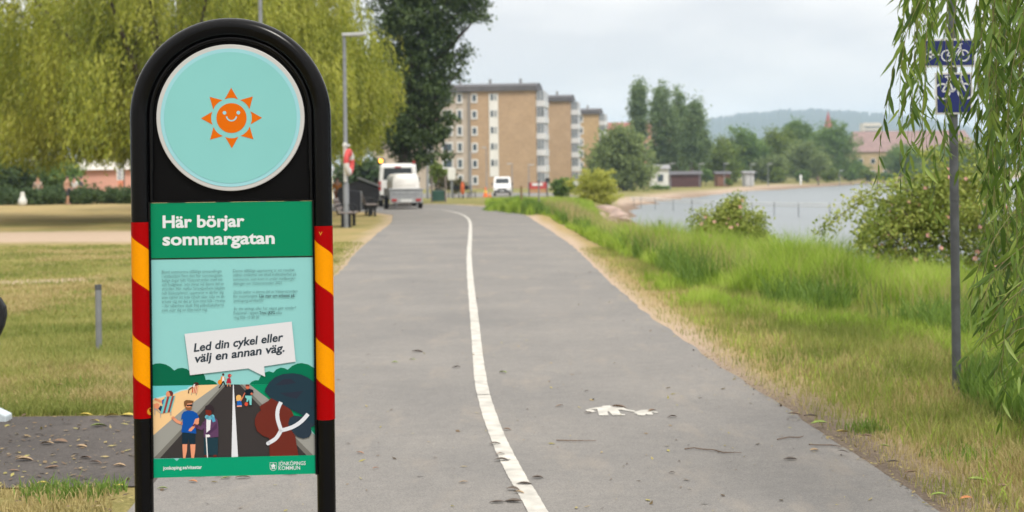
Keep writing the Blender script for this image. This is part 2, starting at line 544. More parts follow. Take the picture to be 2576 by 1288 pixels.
for v in (709, 807, 1001):
    q = on(1190, v); j = int(np.argmin(np.abs(sc[:, 1] - q.y))); a, n_ = sc[j], nr[j]
    mb = MB(); w_ = .055; t_ = tg[j] * .009
    mb.poly([(*(a + n_ * sx_ * w_ + t_ * sy_), .0195) for sx_, sy_ in ((-1, -1), (1, -1), (1, 1), (-1, 1))])
    mb.build('joint_gap', M_path, rm)
def ped(zx, zy):
    p = on(1415 + zx * .12207, 993.7 + zy * .12207); return (p.x, p.y, .016)
mb = MB()
for pts in ([(540, 330), (720, 300), (810, 290), (830, 270), (1000, 265), (1050, 285), (1250, 300), (1330, 345), (1480, 370), (1510, 385), (1480, 398), (1390, 380), (1180, 350), (1155, 350), (1165, 385), (1205, 440), (1290, 445), (1290, 465), (1030, 468), (960, 390), (925, 390), (950, 468), (755, 468), (730, 385), (720, 335), (640, 338), (555, 345)],
            [(475, 350), (540, 347), (620, 352), (690, 390), (600, 405), (510, 385)],
            [(1460, 425), (1520, 385), (1640, 355), (1800, 355), (1830, 380), (1930, 388), (1985, 405), (1920, 418), (1830, 400), (1870, 440), (1860, 455), (1780, 455), (1720, 440), (1700, 468), (1550, 468), (1530, 430)]):
    mb.poly([ped(*p) for p in pts])
tag(mb.build('pedestrian_marking', M_paint), 'white painted pedestrian symbol, worn, on the grey path', 'road marking')

# ------------------------------------------------------------------ lake, hills
def water_material():
    mt = bpy.data.materials.new('lake water'); mt.use_nodes = True
    t, N, K, b = nodes_of(mt)
    b.inputs['Base Color'].default_value = (.16, .18, .19, 1)
    b.inputs['Roughness'].default_value = .3
    b.inputs['IOR'].default_value = 1.33
    co = N.new('ShaderNodeTexCoord')
    mp_ = N.new('ShaderNodeMapping'); mp_.inputs['Scale'].default_value = (.5, 1.6, 1)
    n = N.new('ShaderNodeTexNoise'); n.inputs['Scale'].default_value = 1.7; n.inputs['Detail'].default_value = 6
    bp = N.new('ShaderNodeBump'); bp.inputs['Strength'].default_value = .3; bp.inputs['Distance'].default_value = .1
    K.new(co.outputs['Object'], mp_.inputs['Vector']); K.new(mp_.outputs['Vector'], n.inputs['Vector'])
    K.new(n.outputs['Fac'], bp.inputs['Height']); K.new(bp.outputs['Normal'], b.inputs['Normal'])
    return mt
mb = MB(); mb.poly([(-50, -60, WATER), (6000, -60, WATER), (6000, 9000, WATER), (-50, 9000, WATER)])
tag(mb.build('lake', water_material()), kind='structure')

M_forest = leafmat('forest on the hill', [(.014, .026, .016), (.03, .045, .026), (.045, .06, .035)], .1, .9, .01, .6)
def hill(name, dist, depth, prof, seed):
    r = np.random.default_rng(seed)
    us = np.linspace(prof[0][0], prof[-1][0], 900)
    top = np.interp(us, [p[0] for p in prof], [p[1] for p in prof])
    rough = r.normal(0, 1, 900); rough = np.convolve(rough, [.2, .6, .2], 'same')
    Vv = []
    for j, (fd, fh) in enumerate(((0, 0), (.3, .45), (.6, .8), (.85, .96), (1, 1), (1.4, .8), (2.0, 0))):
        for i, u in enumerate(us):
            dd = dist + depth * fd
            p = at(u, HY, dist + depth)
            zt = (at(u, top[i], dist + depth).z)
            s = zt * fh + (rough[i] * 3.6 if .9 < fh else r.normal(0, 1.2) * (fh > 0))
            Vv.append((p.x * dd / (dist + depth), dd, -2 + max(0, s)))
    n = 900
    q = (np.arange(6)[:, None] * n + np.arange(n - 1)[None, :]).ravel()
    o = link(name, np_mesh(name, Vv, np.stack([q, q + 1, q + n + 1, q + n], 1), M_forest))
    return tag(o, kind='structure')
hill('hills', 3000, 900, [(1000, 438), (1400, 408), (1560, 365), (1700, 322), (1785, 297), (1870, 284), (1960, 275), (2060, 273), (2150, 278), (2240, 285), (2350, 300), (2450, 320), (2550, 345), (2700, 380), (2900, 415)], 3)

# ------------------------------------------------------------------ the information sign
S, SD = 786.0, 4.55
PSI = rad(3.6)
M_blk = mat('glossy black paint', (.002, .002, .0024), .22, .2, 5, spec=.16)
M_blkm = mat('black sheet metal', (.002, .002, .0023), .5, .2, 4, spec=.08)
M_cyan = mat('pale turquoise print', lin((140, 208, 206)), .35, .03, 3)
M_cyan2 = mat('pale turquoise edge print', lin((160, 217, 226)), .35, .03, 3)
M_rim = mat('light grey rim', lin((205, 205, 203)), .45, .04, 6)
M_green = mat('green print', lin((0, 140, 96)), .36, .04, 2)
M_white = mat('white lettering', lin((232, 236, 238)), .4)
M_orange = mat('orange print', lin((228, 110, 0)), .38)
sp0 = at(583, 444.5, SD)
sign = thing('information_sign', 'black arched street sign with turquoise sun disc, green heading and poster', 'information sign', (sp0.x, SD, 0), PSI)
def pq(u, v):
    p = (u - 581) - (v - 300) * .0131; q = v + (u - 581) * .0126
    k = 1 + (p / S) * math.tan(PSI) / SD
    return p * k, 444.5 + (q - 444.5) * k
def LL(u, v, y=0.0):
    p, q = pq(u, v)
    return (p / S, y, CZ - (q - 444.5) / S)
def Lp(p, q, y=0.0):
    return (p / S, y, CZ - (q - 444.5) / S)
ZA = CZ - (295 - 444.5) / S
RT = 23.2 / S
mb = MB()
RC = 226.8 / S
path_pts = [(-RC, 0, 0), (-RC, 0, .3), (-RC, 0, .8), (-RC, 0, 1.3)] + [(-RC * math.cos(a), 0, ZA + RC * math.sin(a)) for a in np.linspace(0, PI, 49)] + [(RC, 0, 1.3), (RC, 0, .8), (RC, 0, .3), (RC, 0, 0)]
# the tube bends in the x-z plane: frame it with +y as reference
def planar_tube(mb, pts, r, n=24, mi=0):
    pts = [Vector(p) for p in pts]; vs = []; fs = []
    for i, p in enumerate(pts):
        t = (pts[min(i + 1, len(pts) - 1)] - pts[max(i - 1, 0)]).normalized()
        a = Vector((0, 1, 0)); b = t.cross(a).normalized()
        for k in range(n):
            w = 2 * PI * k / n; vs.append(p + (a * math.cos(w) + b * math.sin(w)) * r)
    for i in range(len(pts) - 1):
        for k in range(n):
            fs.append((i * n + k, i * n + (k + 1) % n, (i + 1) * n + (k + 1) % n, (i + 1) * n + k))
    mb.add(vs, fs, mi, True)
planar_tube(mb, path_pts, RT)
mb.build('frame', M_blk, sign)
mb = MB()
RB = 198 / S
planar_tube(mb, [(-RB, -.004, 1.62)] + [(-RB * math.cos(a), -.004, ZA + RB * math.sin(a)) for a in np.linspace(0, PI, 41)] + [(RB, -.004, 1.62)], 6.5 / S, 12)
for sgn in (-1, 1):
    mb.box((sgn * 203.2 / S, -.002, (CZ - (505 - 444.5) / S + CZ - (1196 - 444.5) / S) / 2 ), (.006, .03, 691 / S), 0)
    mb.tube([(sgn * 199 / S, -.006, 1.63), (sgn * 199 / S, -.006, CZ - (505 - 444.5) / S)], .006, 8)
mb.build('inner_rail', M_blk, sign)
def arch_outline(r, zb, y):
    return [(-r, y, zb)] + [(-r * math.cos(a), y, ZA + r * math.sin(a)) for a in np.linspace(0, PI, 40)] + [(r, y, zb)]
mb = MB(); mb.prism(arch_outline(205 / S, CZ - (507 - 444.5) / S, .004), (0, .012, 0))
mb.build('head_panel', M_blkm, sign)
def disc(mb, p, q, r, y, mi=0, n=64, thick=0.0):
    pts = [Lp(p + r * math.cos(a), q + r * math.sin(a), y) for a in np.linspace(0, 2 * PI, n, endpoint=False)]
    if thick: mb.prism(pts, (0, thick, 0), mi)
    else: mb.poly(pts, mi)
cpx, cqx = pq(581, 296)
mb = MB(); disc(mb, cpx, cqx, 184, -.010, 0, 96, .014)
dm = mb.build('disc_rim', M_rim, sign, .002)
mb = MB(); disc(mb, cpx, cqx, 173.5, -.0112, 0, 96, .001); disc(mb, cpx, cqx, 164.5, -.0120, 1, 96)
dface = mb.build('disc_face', [M_cyan2, M_cyan], dm)
mb = MB()
px_, qx_ = pq(583.5, 297)
disc(mb, px_, qx_, 37.5, -.0126, 0, 48)
for k in range(8):
    a = k * PI / 4
    c, s_ = math.cos(a), math.sin(a)
    tri = [(76, 0), (48.5, 16.3), (49.5, 0), (48.5, -16.3)]
    tri = [(76, 0), (47, 16.5), (50, 8), (50.6, 0), (50, -8), (47, -16.5)]
    mb.poly([Lp(px_ + x * c - y * s_, qx_ + x * s_ + y * c, -.0126) for x, y in tri], 0)
for ex in (-17.2, 17.2):
    disc(mb, px_ + ex, qx_ - 13.3, 4.6, -.0130, 1, 20)
sm = [(12.3 * math.cos(a), -5.5 + 12.3 * math.sin(a)) for a in np.linspace(.12, PI - .12, 16)]
def stroke(pts, w):
    pts = [np.array(p, float) for p in pts]; Lf, Rt = [], []
    for i in range(len(pts)):
        t = pts[min(i + 1, len(pts) - 1)] - pts[max(i - 1, 0)]; t /= np.linalg.norm(t) + 1e-9
        n_ = np.array([-t[1], t[0]]) * w / 2
        Lf.append(pts[i] + n_); Rt.append(pts[i] - n_)
    return Lf, Rt
def add_stroke(mb, pts, w, conv, mi, cap=False):
    a, b = stroke(pts, w)
    for i in range(len(a) - 1):
        mb.poly([conv(*a[i]), conv(*b[i]), conv(*b[i + 1]), conv(*a[i + 1])], mi)
    if cap:
        for c in (pts[0], pts[-1]):
            mb.poly([conv(c[0] + w / 2 * math.cos(t), c[1] + w / 2 * math.sin(t)) for t in np.linspace(0, 2 * PI, 14, endpoint=False)], mi)
add_stroke(mb, sm, 3.4, lambda x, y: Lp(px_ + x, qx_ + y, -.0130), 1)
mb.build('sun_emblem', [M_orange, M_cyan2], dm)

# lettering
_cap = {}
def text_verts(s, bold, shear):
    cu = bpy.data.curves.new('lettering', 'FONT'); cu.body = s; cu.size = 1; cu.offset = bold; cu.shear = shear; cu.resolution_u = 3
    o = bpy.data.objects.new('lettering', cu); COL.objects.link(o)
    dg = bpy.context.evaluated_depsgraph_get()
    me_ = bpy.data.meshes.new_from_object(o.evaluated_get(dg))
    vs = np.array([v.co[:2] for v in me_.vertices]); fs = [tuple(p.vertices) for p in me_.polygons]
    bpy.data.objects.remove(o); bpy.data.curves.remove(cu); bpy.data.meshes.remove(me_)
    return vs, fs
def add_text(mb, s, u0, v0, u1, em, y, mi=0, bold=0.0, shear=0.0, rot=0.0, conv=None):
    vs, fs = text_verts(s, bold, shear)
    x0, x1 = vs[:, 0].min(), vs[:, 0].max()
    p0, q0 = pq(u0, v0); p1, _ = pq(u1, v0)
    X = (vs[:, 0] - x0) / (x1 - x0) * (p1 - p0) / math.cos(rot); Y = -vs[:, 1] * em
    c, s_ = math.cos(rot), math.sin(rot)
    mb.add([Lp(p0 + a * c + b * s_, q0 - a * s_ + b * c, y) for a, b in zip(X, Y)], fs, mi)
z2x = lambda x: (500 + x / 2.1467) * .62891
z2y = lambda y: (760 + y / 2.1467) * .62891

mb = MB(); mb.prism([Lp(-203, 508, -.006), Lp(203, 508, -.006), Lp(203, 646.5, -.006), Lp(-203, 646.5, -.006)], (0, .012, 0))
head = mb.build('heading_board', M_green, sign, .0012)
mb = MB()
mb.prism([Lp(-203, 502.5, -.0075), Lp(203, 502.5, -.0075), Lp(203, 507, -.0075), Lp(-203, 507, -.0075)], (0, .01, 0))
mb.prism([Lp(-203, 646.9, -.0075), Lp(203, 646.9, -.0075), Lp(203, 648.6, -.0075), Lp(-203, 648.6, -.0075)], (0, .01, 0))
mb.build('edge_strip', M_blk, sign)
mb = MB()
add_text(mb, 'Här börjar', 412, 571.9, 615.6, 42.5, -.0066, 0, .03)
add_text(mb, 'sommargatan', 412, 615.9, 690.5, 42.5, -.0066, 0, .03)
mb.build('lettering', M_white, head)

C = {}
def cm(nm, rgb, r=.36):
    C[nm] = mat('print ' + nm, lin(rgb), r); return C[nm]
mb = MB(); mb.prism([Lp(-203, 648.8, -.006), Lp(203, 648.8, -.006), Lp(203, 1195, -.006), Lp(-203, 1195, -.006)], (0, .012, 0))
poster = mb.build('poster', mat('poster turquoise', lin((148, 212, 211)), .3, .02, 3), sign, .001)
z5 = lambda x, y: (377.3 + x * .28319, 867.9 + y * .28319)
lay = [-.0062]
art = MB(); amats = []; aidx = {}
def col(rgb):
    if rgb not in aidx:
        aidx[rgb] = len(amats); amats.append(mat('print %d %d %d' % rgb, lin(rgb), .34))
    return aidx[rgb]
def clampL(u, v):
    x, y, z = LL(u, v, lay[0])
    x = max(-202.6 / S, min(202.6 / S, x))
    return (x, lay[0], z)
def ap(rgb, *pts):
    lay[0] -= .00004
    art.poly([clampL(*z5(*p)) for p in pts], col(rgb))
def ae(rgb, cx, cy, rx, ry, rot=0):
    ap(rgb, *[(cx + rx * math.cos(t) * math.cos(rot) - ry * math.sin(t) * math.sin(rot), cy + rx * math.cos(t) * math.sin(rot) + ry * math.sin(t) * math.cos(rot)) for t in np.linspace(0, 2 * PI, 20, endpoint=False)])
def al(rgb, w, *pts, cap=True):
    lay[0] -= .00004
    add_stroke(art, pts, w, lambda x, y: clampL(*z5(x, y)), col(rgb), cap)
def ac(rgb, w, pts, n=8, cap=True):
    c = smooth_curve(np.array(pts, float), n); c = np.vstack([c, pts[-1]])
    al(rgb, w, *[tuple(p) for p in c], cap=cap)
G1, G2, G3 = (0, 104, 74), (0, 118, 84), (0, 146, 102)
ap(G1, (10, 185), (30, 172), (60, 160), (100, 157), (150, 168), (190, 190), (225, 222), (255, 203), (295, 198), (335, 208), (365, 232), (400, 240), (480, 250), (495, 275), (500, 305), (530, 302), (565, 312), (590, 328), (606, 347), (400, 352), (10, 359))
ap(G2, (883, 345), (905, 320), (935, 308), (965, 308), (985, 268), (1020, 240), (1055, 228), (1095, 240), (1120, 212), (1160, 195), (1195, 202), (1220, 215), (1260, 180), (1305, 160), (1345, 156), (1400, 168), (1460, 205), (1480, 220), (1480, 342))
ap(G3, (860, 346), (1480, 341), (1500, 800), (1420, 740))
ap((108, 203, 208), (10, 359), (400, 352), (350, 366), (335, 385), (280, 394), (215, 420), (150, 440), (90, 456), (10, 472))
ap((170, 222, 228), (400, 352), (420, 352), (365, 370), (345, 392), (290, 402), (225, 430), (160, 450), (95, 466), (10, 484), (10, 472), (90, 456), (150, 440), (215, 420), (280, 394), (335, 385), (350, 366))
ap((248, 207, 152), (10, 484), (95, 466), (160, 450), (225, 430), (290, 402), (345, 392), (365, 370), (420, 352), (612, 346), (300, 570), (10, 800))
ap((160, 160, 154), (612, 346), (668, 345), (50, 1001), (10, 1003), (10, 800), (300, 570))
ap((122, 120, 114), (660, 345), (690, 345), (104, 1001), (44, 1001))
ap((62, 58, 58), (682, 345), (800, 345), (1405, 976), (98, 1001))
ap((160, 160, 154), (800, 345), (884, 344), (1500, 800), (1500, 975), (1440, 975))
ap((122, 120, 114), (796, 345), (822, 345), (1446, 975), (1388, 976))
ap((232, 234, 240), (740, 347), (747, 347), (785, 987), (728, 990))
# couple walking far up the road
ae((238, 140, 40), 625, 325, 18, 22); ap((238, 150, 50), (636, 275), (655, 270), (660, 310), (640, 340), (628, 320)); ap((240, 240, 240), (648, 275), (664, 275), (664, 318), (645, 318))
ae((90, 50, 40), 655, 257, 10, 11); al((40, 40, 44), 11, (655, 318), (640, 345), (620, 375)); al((40, 40, 44), 11, (658, 318), (668, 345), (680, 368)); al((230, 150, 110), 6, (662, 280), (676, 300))
ap((176, 40, 66), (690, 292), (712, 285), (720, 300), (726, 335), (680, 335)); ae((190, 60, 70), 710, 268, 15, 17); al((235, 160, 120), 7, (694, 335), (692, 360)); al((235, 160, 120), 7, (714, 335), (716, 362)); al((235, 160, 120), 6, (716, 270), (730, 262))
# far sunbather
ap((206, 92, 62), (388, 352), (438, 352), (425, 425), (378, 418))
for k in range(3): ap((244, 214, 176), (400 + k * 14, 354), (406 + k * 14, 354), (394 + k * 14, 422), (388 + k * 14, 421))
ae((70, 34, 28), 418, 340, 22, 15); ap((235, 235, 232), (395, 345), (410, 340), (402, 368), (388, 372)); al((90, 44, 36), 9, (386, 370), (355, 390), (350, 420)); al((150, 150, 150), 4, (420, 425), (418, 440)); al((150, 150, 150), 4, (380, 418), (376, 436))
# near sunbather in a striped chair
al((236, 150, 112), 20, (60, 475), (105, 495), (130, 500)); ap((30, 86, 160), (118, 485), (140, 470), (140, 520), (120, 520)); ae((236, 150, 112), 175, 430, 22, 26); ap((110, 48, 44), (175, 402), (200, 400), (216, 420), (212, 446), (192, 446), (188, 425))
ap((236, 150, 112), (45, 520), (75, 508), (95, 520), (90, 560), (50, 570)); ap((30, 60, 90), (85, 560), (105, 530), (120, 540), (112, 590))
for k in range(9):
    a = k / 9; b = (k + 1) / 9
    top = lambda t: (142 + 94 * t, 456 - 12 * t); bot = lambda t: (104 + 92 * t, 604 - 16 * t)
    ap([(190, 82, 78), (120, 206, 208), (232, 226, 214), (130, 60, 58)][k % 4] if k % 2 else (176, 80, 76) if k % 4 else (110, 196, 200), top(a), top(b), bot(b), bot(a))
al((168, 170, 172), 6, (55, 555), (108, 600), (106, 634)); al((168, 170, 172), 6, (58, 555), (56, 612)); al((168, 170, 172), 6, (196, 588), (196, 616))
# bearded man in blue
SK = (236, 158, 122)
al(SK, 26, (295, 690), (250, 672), (215, 640), cap=True)
ap(SK, (298, 870), (340, 872), (338, 930), (324, 998), (304, 998), (300, 930)); ap(SK, (366, 872), (412, 872), (410, 930), (400, 996), (376, 996), (370, 930))
ap((26, 48, 62), (294, 770), (412, 775), (410, 874), (362, 876), (352, 820), (340, 874), (296, 874))
ap((14, 84, 170), (310, 585), (345, 575), (392, 580), (425, 600), (444, 640), (412, 652), (412, 700), (420, 780), (288, 768), (298, 700), (302, 650), (286, 655), (292, 612))
ap(SK, (410, 650), (444, 640), (442, 690), (410, 720), (375, 760), (350, 757), (358, 738), (390, 710)); al((120, 40, 30), 12, (392, 712), (408, 698))
ae(SK, 352, 530, 32, 38); ap((150, 100, 62), (322, 540), (340, 545), (352, 548), (368, 545), (380, 535), (380, 560), (366, 574), (344, 574), (328, 562)); ap((128, 88, 56), (312, 520), (312, 495), (330, 482), (365, 484), (396, 490), (392, 508), (340, 514), (328, 540), (318, 540)); ap((30, 30, 34), (334, 524), (388, 520), (384, 538), (362, 538), (356, 532), (350, 540), (336, 536))
# older person with a cane
ap((34, 62, 74), (486, 815), (612, 815), (608, 968), (488, 972)); ap((120, 44, 34), (490, 970), (514, 970), (512, 985), (492, 985)); ap((120, 44, 34), (570, 968), (598, 968), (598, 984), (570, 986))
al((98, 66, 100), 34, (490, 690), (465, 735), (420, 715))
ap((98, 66, 100), (498, 645), (580, 632), (606, 660), (614, 720), (614, 808), (545, 816), (484, 812), (486, 700)); ap((236, 236, 240), (508, 648), (548, 648), (540, 760), (520, 800), (508, 790))
ap((82, 54, 86), (600, 680), (602, 730), (540, 780), (505, 795), (505, 775), (560, 730)); al((240, 240, 240), 9, (506, 790), (518, 990)); ae((242, 240, 240), 524, 800, 18, 12)
ap((118, 44, 34), (500, 568), (552, 572), (552, 612), (528, 626), (502, 612)); ap((54, 44, 50), (492, 570), (500, 535), (530, 522), (560, 530), (578, 560), (575, 585), (552, 575), (520, 570)); ac((112, 190, 212), 34, [(512, 632), (535, 642), (562, 628)]); ap((84, 168, 204), (552, 640), (578, 632), (590, 670), (564, 680))
# child and parent with a ball
ae((238, 186, 110), 792, 462, 24, 26); ap((238, 186, 110), (770, 462), (812, 452), (806, 494), (772, 490)); ap((22, 100, 190), (778, 492), (812, 484), (822, 535), (776, 538)); ap((240, 166, 140), (776, 532), (816, 528), (820, 542), (776, 544)); al((236, 150, 110), 9, (812, 488), (830, 452))
ae((224, 120, 90), 870, 366, 17, 20); ap((110, 54, 44), (850, 360), (856, 344), (884, 346), (884, 360)); ap((20, 38, 50), (852, 392), (885, 382), (918, 392), (922, 420), (904, 428), (902, 444), (862, 440), (858, 415), (842, 424)); al((224, 120, 90), 9, (845, 420), (832, 446)); ae((224, 120, 90), 905, 426, 10, 10)
ap((130, 212, 208), (850, 442), (882, 444), (884, 470), (872, 498), (858, 496), (864, 470), (848, 460)); ap((130, 212, 208), (880, 444), (906, 444), (904, 526), (888, 526)); al((30, 30, 34), 7, (886, 528), (906, 530)); ae((228, 84, 60), 858, 518, 15, 17)
# cyclist with helmet
BR = (112, 46, 36)
ap(BR, (1085, 455), (1150, 470), (1240, 560), (1262, 590), (1276, 625), (1268, 665), (1225, 690), (1250, 745), (1288, 800), (1300, 880), (1316, 975), (1064, 980), (1062, 900), (1060, 820), (1000, 796), (955, 758), (934, 700), (934, 650), (952, 606), (988, 572), (974, 542), (1000, 520), (1050, 490))
ap((45, 60, 73), (1225, 690), (1240, 640), (1276, 620), (1500, 640), (1500, 700), (1425, 725), (1432, 770), (1410, 810), (1360, 824), (1310, 810), (1268, 770), (1240, 730))
ap((36, 60, 73), (1020, 408), (1026, 380), (1060, 325), (1110, 280), (1180, 252), (1265, 244), (1340, 256), (1400, 284), (1470, 330), (1500, 360), (1500, 700), (1430, 690), (1340, 610), (1240, 560), (1140, 500), (1070, 462))
ap((45, 50, 65), (1110, 352), (1180, 298), (1250, 294), (1295, 330), (1210, 345)); ap((45, 50, 65), (1150, 418), (1250, 415), (1360, 400), (1300, 470), (1210, 450)); ap((45, 50, 65), (1420, 545), (1500, 540), (1500, 570))
ac((230, 233, 240), 34, [(1162, 500), (1134, 570), (1134, 650), (1165, 752)], cap=False); ac((230, 233, 240), 34, [(1400, 606), (1340, 672), (1262, 722), (1165, 752)], cap=False); ac((230, 233, 240), 34, [(1165, 748), (1120, 820), (1050, 866)])
# green foot strip and speech bubble
ap((0, 158, 114), (10, 1003), (212, 1000), (237, 1022), (262, 999), (1500, 974), (1500, 1160), (10, 1190)) if False else None
lay[0] -= .0001
art.poly([Lp(-202.6, 1147.5, lay[0]), Lp(-151, 1147.5, lay[0]), Lp(-144, 1154, lay[0]), Lp(-137, 1147.5, lay[0]), Lp(202.6, 1147.5, lay[0]), Lp(202.6, 1194.5, lay[0]), Lp(-202.6, 1194.5, lay[0])], col((0, 158, 114)))
lay[0] -= .0001
art.poly([LL(u, v, lay[0]) for u, v in ((467, 838.5), (733, 807.5), (743, 908), (664.8, 919.7), (667, 946), (625.5, 925), (480.5, 942))], col((228, 229, 233)))
art.build('artwork', amats, poster)
mb = MB()
yl = lay[0] - .0004
T = 10.6
r1 = [840, 845, 848, 853, 863, 852, 866, 865, 853, 715]
t1 = ['Bland sommarens tillfälliga omvandlingar', 'i stadsmiljön finns den här sommargatan.', 'Soliga dagar fylls Vätterstranden med sol-', 'och badgäster, inte minst vid denna del av', 'stranden. Här, mellan Strandparkens lekplats', 'och basketplanen, uppmanar vi därför dig', 'som cyklist att leda cykeln eller välja en alt-', 'ernativ väg när det är som mest folk i rörelse', '– för säkerhets skull. Följ påbudsskyltarna', 'som visar dig en alternativ väg.']
for i, (s, x) in enumerate(zip(t1, r1)):
    add_text(mb, s, z2x(329), z2y(712 + 36.3 * i), z2x(x), T, yl, 1, -.010)
for s, xa, y, xb, b_, sh in (('Denna tillfälliga uppmaning är ett resultat', 933, 702, 1452, 0, 0), ('utifrån önskemål om ökad trafiksäkerhet på', 933, 738, 1467, 0, 0), ('sommaren, som kom in under medborgar-', 934, 775, 1465, 0, 0), ('dialogen om Vätterstranden 2021.', 935, 811, 1355, 0, 0),
                        ('Därför', 936, 885, 1012, 0, .25), ('kallar vi denna del av Vätterstranden', 1022, 883, 1477, 0, 0), ('för sommargata.', 936, 920, 1143, 0, 0), ('Läs mer om arbetet på:', 1155, 917, 1458, .02, 0), ('jonkoping.se/vitestar', 937, 957, 1193, 0, 0),
                        ('Är det stökigt eller har något gått sönder?', 938, 1027, 1465, 0, 0), ('Felanmäl i appen', 939, 1064, 1145, 0, 0), ('Trivs i JKPG', 1155, 1062, 1287, .02, 0), ('eller', 1296, 1061, 1350, 0, 0), ('ring 036–10 50 00', 940, 1102, 1153, 0, 0)):
    add_text(mb, s, z2x(xa), z2y(y), z2x(xb), T, yl, 1, b_ if b_ else -.010, sh)
add_text(mb, 'Led din cykel eller', 490, 883.3, 714, 29, yl, 2, .026, .22, rad(6.0))
add_text(mb, 'välj en annan väg.', 494, 910.3, 716, 29, yl, 2, .026, .22, rad(6.0))
add_text(mb, 'jonkoping.se/vitestar', 414, 1179, 510.5, 12.5, yl, 0, .022)
add_text(mb, 'JÖNKÖPINGS', 700, 1168.8, 768, 13.5, yl, 0, .008)
add_text(mb, 'KOMMUN', 700.8, 1180.0, 754, 13.5, yl, 0, .008)
# crest: shield outline with a castle tower
e = lambda x, y: LL(687.5 + x, 1171 + y, yl)
add_stroke(mb, [(-8, -9.6), (8, -9.6), (8, 3), (6.5, 7), (3.5, 9.6), (0, 10.6), (-3.5, 9.6), (-6.5, 7), (-8, 3), (-8, -9.6)], .9, e, 0)
for pts in ([(-5.4, -4.4), (-3.4, -4.4), (-3.4, -3), (-2.2, -4.8), (2.2, -4.8), (3.4, -3), (3.4, -4.4), (5.4, -4.4), (5.2, -1), (4, 0), (-4, 0), (-5.2, -1)], [(-3.8, 0), (-1.2, 0), (-1.2, 5.4), (-3.8, 5.4)], [(1.2, 0), (3.8, 0), (3.8, 5.4), (1.2, 5.4)], [(-1.3, 0), (1.3, 0), (1.3, 1.6), (-1.3, 1.6)], [(-2, -7), (2, -7), (1.2, -4.8), (-1.2, -4.8)]):
    mb.poly([e(*p) for p in pts], 0)
add_stroke(mb, [(-7.6, 5.8), (7.6, 5.8)], .8, e, 0)
mb.build('lettering', [M_white, mat('grey body text', lin((72, 106, 110)), .4), mat('dark speech text', lin((20, 42, 58)), .4)], poster)

def band_material():
    mt = bpy.data.materials.new('red and yellow reflective tape'); mt.use_nodes = True
    t, N, K, b = nodes_of(mt)
    co = N.new('ShaderNodeTexCoord'); sp = N.new('ShaderNodeSeparateXYZ'); K.new(co.outputs['Object'], sp.inputs['Vector'])
    def mth(op, a, bb):
        x = N.new('ShaderNodeMath'); x.operation = op
        for i, q in enumerate((a, bb)):
            if isinstance(q, (int, float)): x.inputs[i].default_value = q
            else: K.new(q, x.inputs[i])
        return x.outputs[0]
    # object z is measured down from the tape's top end; stripes wind round the post
    ang = mth('ARCTAN2', sp.outputs['X'], mth('MULTIPLY', sp.outputs['Y'], -1))
    tt = mth('ADD', mth('MULTIPLY', sp.outputs['Z'], -S), mth('MULTIPLY', ang, -17.0))
    ph = mth('MODULO', mth('ADD', tt, 2450 - 52), 245)
    f = mth('LESS_THAN', ph, 102.5)
    mx = N.new('ShaderNodeMix'); mx.data_type = 'RGBA'
    mx.inputs['A'].default_value = (*lin((176, 0, 3), .72), 1); mx.inputs['B'].default_value = (*lin((236, 150, 0), .9), 1)
    K.new(f, mx.inputs['Factor'])
    v = N.new('ShaderNodeTexVoronoi'); v.inputs['Scale'].default_value = 420; K.new(co.outputs['Object'], v.inputs['Vector'])
    m3 = N.new('ShaderNodeMix'); m3.data_type = 'RGBA'; m3.blend_type = 'MULTIPLY'; m3.inputs['Factor'].default_value = .2
    K.new(mx.outputs['Result'], m3.inputs['A']); K.new(v.outputs['Distance'], m3.inputs['B'])
    K.new(m3.outputs['Result'], b.inputs['Base Color']); b.inputs['Roughness'].default_value = .45; b.inputs['Specular IOR Level'].default_value = .06
    return mt
M_band = band_material()
for sgn, q0, q1 in ((-1, 555, 1044), (1, 571, 1058)):
    zt = CZ - (q0 - 444.5) / S; hh = (q1 - q0) / S
    mb = MB(); mb.tube([(0, 0, 0), (0, 0, -hh)], RT + .0012, 40, cap=False)
    bo = mb.build('reflective_band', M_band, sign)
    bo.location = (sgn * RC, 0, zt)
    if sgn > 0:
        mb = MB()
        vs, fs = text_verts('V', .02, 0)
        k = 11.5 / S
        mb.add([((x - .33) * k * 1.2, -math.sqrt(max(0, (RT + .0018) ** 2 - ((x - .33) * k * 1.2 - .006) ** 2)), -.029 + y * k * 1.1) for x, y in vs], fs)
        vo = mb.build('letter', mat('yellow vinyl letter', lin((225, 150, 20)), .4), bo)
        for v_ in vo.data.vertices: v_.co.x -= .006
    else:
        mb = MB()
        cz_ = -(1027 - q0) / S
        pts = []
        for t_ in np.linspace(0, 2 * PI, 24, endpoint=False):
            aa = .95 + .36 * math.cos(t_)
            pts.append((math.sin(aa) * (RT + .002), -math.cos(aa) * (RT + .002), cz_ + .0115 * math.sin(t_)))
        mb.poly(pts)
        mb.build('sticker', mat('yellow sticker', lin((222, 150, 30)), .4), bo)

# ------------------------------------------------------------------ vegetation tools
def leaf_faces(c, a, b, Ls, Ws):
    """rhombic leaves: c centre, a long axis, b cross axis"""
    n = len(c)
    V = np.empty((n, 4, 3), np.float32)
    V[:, 0] = c - a * (Ls / 2)[:, None]; V[:, 1] = c + b * (Ws / 2)[:, None] - a * (Ls * .05)[:, None]
    V[:, 2] = c + a * (Ls / 2)[:, None]; V[:, 3] = c - b * (Ws / 2)[:, None] - a * (Ls * .05)[:, None]
    return V.reshape(-1, 3), np.arange(n * 4, dtype=np.int32).reshape(n, 4)
def unit(v):
    return v / (np.linalg.norm(v, axis=-1, keepdims=True) + 1e-9)
def rnd_dir(r, n):
    return unit(r.normal(0, 1, (n, 3)))

